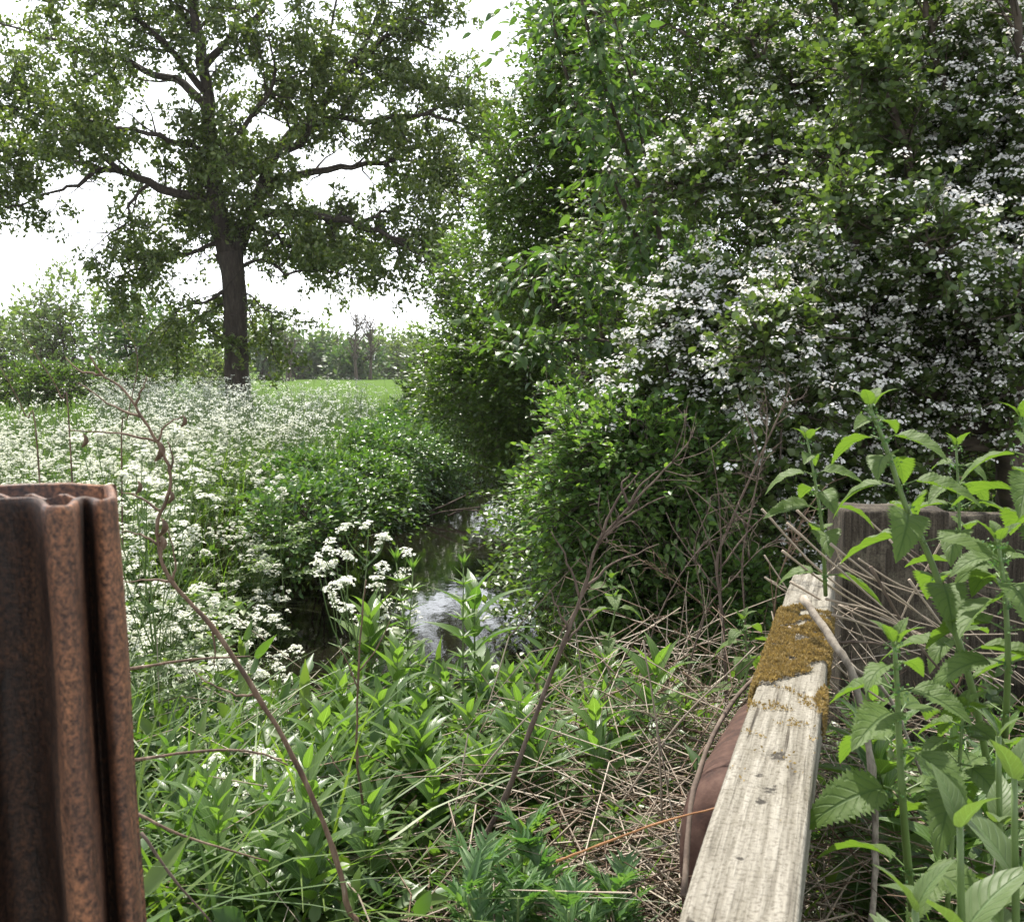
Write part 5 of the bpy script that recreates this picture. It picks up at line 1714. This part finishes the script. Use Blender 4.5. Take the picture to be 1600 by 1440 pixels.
def make_rust_post():
    # plan of the outer face (x to the right, y away), metres; the right side shows two ribs with a groove between
    ex = at(166, 757, .78)      # far right corner of the top
    zt = ex[2]
    X0 = ex[0]
    nx = at(118, 800, .655)
    sil = [(170, .78), (177, .76), (178, .73), (176, .705), (160, .69), (143, .692), (137, .715), (123, .718), (117, .69), (107, .665), (85, .655), (64, .66), (53, .682), (40, .702), (8, .708), (-30, .702), (-62, .68), (-92, .66), (-130, .655),
           (-160, .665), (-172, .70), (-173, .745), (-166, .785), (-150, .79), (155, .79)]
    out_ = [((a - 800) / F_PX * b, b) for a, b in sil]
    P2 = np.array(out_)
    # smooth closed curve
    pts = []
    n = len(P2)
    for i in range(n):
        p0, p1, p2, p3 = P2[i - 1], P2[i], P2[(i + 1) % n], P2[(i + 2) % n]
        for t in np.linspace(0, 1, 5, endpoint=False):
            pts.append(.5 * ((2 * p1) + (-p0 + p2) * t + (2 * p0 - 5 * p1 + 4 * p2 - p3) * t * t + (-p0 + 3 * p1 - 3 * p2 + p3) * t ** 3))
    P2 = np.array(pts)
    m = len(P2)
    # clockwise seen from above? find outward normals
    Tn = np.roll(P2, -1, 0) - np.roll(P2, 1, 0)
    area = .5 * np.sum(P2[:, 0] * np.roll(P2[:, 1], -1) - np.roll(P2[:, 0], -1) * P2[:, 1])
    Nn = nrm(np.stack([Tn[:, 1], -Tn[:, 0]], -1)) * (1 if area > 0 else -1)
    th = .005
    inner = P2 - Nn * th
    zb = float(ground_h(X0, .75)) - .3
    zs = np.concatenate([np.linspace(zb, zt - .01, 130), [zt - .004, zt - .001, zt]])
    rows = []
    for z in zs:
        f = snoise(np.stack([P2[:, 0] * 60, P2[:, 1] * 60, np.full(m, z * 22)], -1), 1.4, 81) * .0009
        top = z > zt - .02
        zz = np.full(m, z) + (snoise(np.stack([P2[:, 0] * 80, P2[:, 1] * 80, np.zeros(m)], -1), 1.4, 83) * .0012 if top else 0)
        rnd = {0: .002, 1: .0006}.get(0 if z == zt else (1 if z == zt - .001 else 2), 0)
        rows.append(np.stack([P2[:, 0] + Nn[:, 0] * (f - rnd), P2[:, 1] + Nn[:, 1] * (f - rnd), zz], -1))
    for dz in (-.001, -.06, -.35):
        rows.append(np.stack([inner[:, 0], inner[:, 1], np.full(m, zt + dz) + (snoise(np.stack([P2[:, 0] * 80, P2[:, 1] * 80, np.zeros(m)], -1), 1.4, 83) * .0012 if dz > -.05 else 0)], -1))
    n = len(rows)
    V = np.concatenate(rows)
    i, j = np.meshgrid(np.arange(n - 1), np.arange(m), indexing='ij')
    k = (j + 1) % m
    F = np.stack([i * m + j, i * m + k, (i + 1) * m + k, (i + 1) * m + j], -1).reshape(-1, 4)
    if area < 0: F = F[:, ::-1]
    V[:, 0] += (zt - V[:, 2]) * .03
    base = (X0 - .08, .72, zb)
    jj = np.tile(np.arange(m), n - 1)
    rec = ((jj >= 5 * 12 - 2) & (jj < 5 * 17)) | ((jj >= 5 * 5 + 2) & (jj < 5 * 8 - 1))  # recess and groove faces that get the painted shade
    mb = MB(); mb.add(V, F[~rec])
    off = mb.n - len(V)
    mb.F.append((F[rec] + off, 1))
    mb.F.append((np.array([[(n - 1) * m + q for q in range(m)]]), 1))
    root = empty('steel_post', base, 'rusty hollow ribbed steel post close at the edge of the photo', 'metal post')
    _child(mb, 'hollow_section', [M['rust'], M['rust_shade']], root, True)
    # web plate that closes the front channel of the section
    wb = MB()
    a, b_ = np.array([X0 - .12, .757]), np.array([X0 - .006, .755])
    V, Fq = [], []
    N_ = 24
    for s_, off in ((0, 0), (1, .005)):
        for q in range(N_ + 1):
            c = a + (b_ - a) * q / N_
            for z in (zt - .35, zt - .006 + .002 * math.sin(q * 1.3)):
                V.append((c[0] + (zt - z) * .03, c[1] + off, z))
    K = (N_ + 1) * 2
    for q in range(N_):
        Fq.append([2 * q, 2 * q + 2, 2 * q + 3, 2 * q + 1])
        Fq.append([K + 2 * q + 1, K + 2 * q + 3, K + 2 * q + 2, K + 2 * q])
        Fq.append([2 * q + 1, 2 * q + 3, K + 2 * q + 3, K + 2 * q + 1])
    wb.add(np.array(V), np.array(Fq))
    _child(wb, 'web_plate', M['rust'], root, False)


M['rust'] = rust_mat('rust')
M['rust_shade'] = rust_mat('recess_shade_rust', .3)  # darker copy of the rust, painting shade into recess, groove and hollow
M['rust_dark'] = rough_mat('old_iron', [(.3, (.025, .012, .009)), (.5, (.055, .027, .019)), (.7, (.09, .05, .036))], 30, rough=.8, bump=.6, dist=.003, spec=.2)
make_rust_post()


# round iron pipe lying beside the rail
def make_pipe():
    A = at(1098, 1255, 1.6); B = at(1168, 1105, 2.05)
    A[0] += .045; B[0] += .045; A[2] -= .05; B[2] -= .06
    mb = MB()
    R, th = .078, .008
    P = smooth_path([A + np.array([-.01, -.16, -.5]), A + np.array([-.005, -.08, -.17]), A, A * .5 + B * .5 + np.array([0, 0, .01]), B], 12)
    Yd = nrm(B - A)
    Xd = nrm(np.cross(Yd, [0, 0, 1])); Zd = np.cross(Xd, Yd)
    ang = np.linspace(0, 2 * PI, 40, endpoint=False)
    rows = []
    for p in P: rows.append(p + R * (np.cos(ang)[:, None] * Xd + np.sin(ang)[:, None] * Zd) * (1 + .01 * np.sin(3 * ang))[:, None])
    rows.append(P[-1] + (R - th) * (np.cos(ang)[:, None] * Xd + np.sin(ang)[:, None] * Zd))
    rows.append(P[0] + (R - th) * (np.cos(ang)[:, None] * Xd + np.sin(ang)[:, None] * Zd))
    rows.append(rows[0])
    m = 40; n = len(rows)
    i, j = np.meshgrid(np.arange(n - 1), np.arange(m), indexing='ij')
    k = (j + 1) % m
    F = np.stack([i * m + j, i * m + k, (i + 1) * m + k, (i + 1) * m + j], -1).reshape(-1, 4)
    mb.add(np.concatenate(rows), F)
    o = mb.build('iron_pipe', M['rust_dark'])
    tag(o, 'brown rusted iron pipe half hidden under the wooden rail', 'pipe')


make_pipe()

# ------------------------------------------------------------------ air
def make_haze():
    mb = MB()
    lo, hi = (-1700, -14, -2.6), (1700, 2700, 22)
    V = [(x, y, z) for x in (lo[0], hi[0]) for y in (lo[1], hi[1]) for z in (lo[2], hi[2])]
    mb.add(np.array(V, float), np.array([[0, 1, 3, 2], [4, 6, 7, 5], [0, 4, 5, 1], [2, 3, 7, 6], [0, 2, 6, 4], [1, 5, 7, 3]]))
    m, nt, out = newmat('air')
    v = nt.nodes.new('ShaderNodeVolumePrincipled')
    v.inputs['Color'].default_value = (.97, .97, .95, 1)
    v.inputs['Density'].default_value = HAZE
    v.inputs['Anisotropy'].default_value = .3
    L(nt, v.outputs[0], out.inputs['Volume'])
    tag(mb.build('haze', m, smooth=False), 'thin pale summer haze', 'haze', kind='stuff')


HAZE = .0002
make_haze()

# ------------------------------------------------------------------ light
EL, AZ = math.radians(60), math.radians(-14)
sdir = Vector((math.sin(AZ) * math.cos(EL), math.cos(AZ) * math.cos(EL), math.sin(EL)))
sun_d = bpy.data.lights.new('sun', 'SUN')
sun = bpy.data.objects.new('sun', sun_d)
COL.objects.link(sun)
sun.rotation_euler = sdir.to_track_quat('Z', 'Y').to_euler()
sun_d.energy = 4.6
sun_d.angle = math.radians(.6)
sun_d.color = (1, .95, .86)
w = bpy.data.worlds.new('World')
scene.world = w
w.use_nodes = True
nt = w.node_tree
nt.nodes.clear()
wo = nt.nodes.new('ShaderNodeOutputWorld')
bg = nt.nodes.new('ShaderNodeBackground')
sky = nt.nodes.new('ShaderNodeTexSky')
sky.sky_type = 'NISHITA'
sky.sun_disc = False
sky.sun_elevation = EL
sky.sun_rotation = AZ
sky.air_density = 1.0
sky.dust_density = 2.5
tc = nt.nodes.new('ShaderNodeTexCoord')
sx = nt.nodes.new('ShaderNodeSeparateXYZ')
L(nt, tc.outputs['Generated'], sx.inputs[0])
mr = N(nt, 'ShaderNodeMapRange'); L(nt, sx.outputs[2], mr.inputs[0])
mr.inputs[1].default_value = .15; mr.inputs[2].default_value = .75; mr.inputs[3].default_value = .92; mr.inputs[4].default_value = .25
nz = N(nt, 'ShaderNodeTexNoise', Scale=3.0, Detail=5.0); L(nt, tc.outputs['Generated'], nz.inputs['Vector'])
f = N(nt, 'ShaderNodeMath', operation='MULTIPLY_ADD'); L(nt, nz.outputs['Fac'], f.inputs[0]); f.inputs[1].default_value = .5; f.inputs[2].default_value = -.25
f2 = N(nt, 'ShaderNodeMath', operation='ADD'); f2.use_clamp = True; L(nt, f.outputs[0], f2.inputs[0]); L(nt, mr.outputs[0], f2.inputs[1])
hz = N(nt, 'ShaderNodeMapRange'); L(nt, sx.outputs[2], hz.inputs[0])
hz.inputs[1].default_value = .22; hz.inputs[2].default_value = .5; hz.inputs[3].default_value = 1; hz.inputs[4].default_value = 0
cl = mixc(nt, hz.outputs[0], (8.6, 8.9, 9.4), (15, 15.4, 16))
c = mixc(nt, f2.outputs[0], sky.outputs[0], cl)
L(nt, c, bg.inputs[0])
bg.inputs[1].default_value = .09
L(nt, bg.outputs[0], wo.inputs[0])

scene.view_settings.view_transform = 'Standard'
scene.view_settings.look = 'None'
scene.view_settings.exposure = 1.2
scene.view_settings.gamma = 1
scene.render.engine = 'CYCLES'
scene.cycles.max_bounces = 8
scene.cycles.transmission_bounces = 4
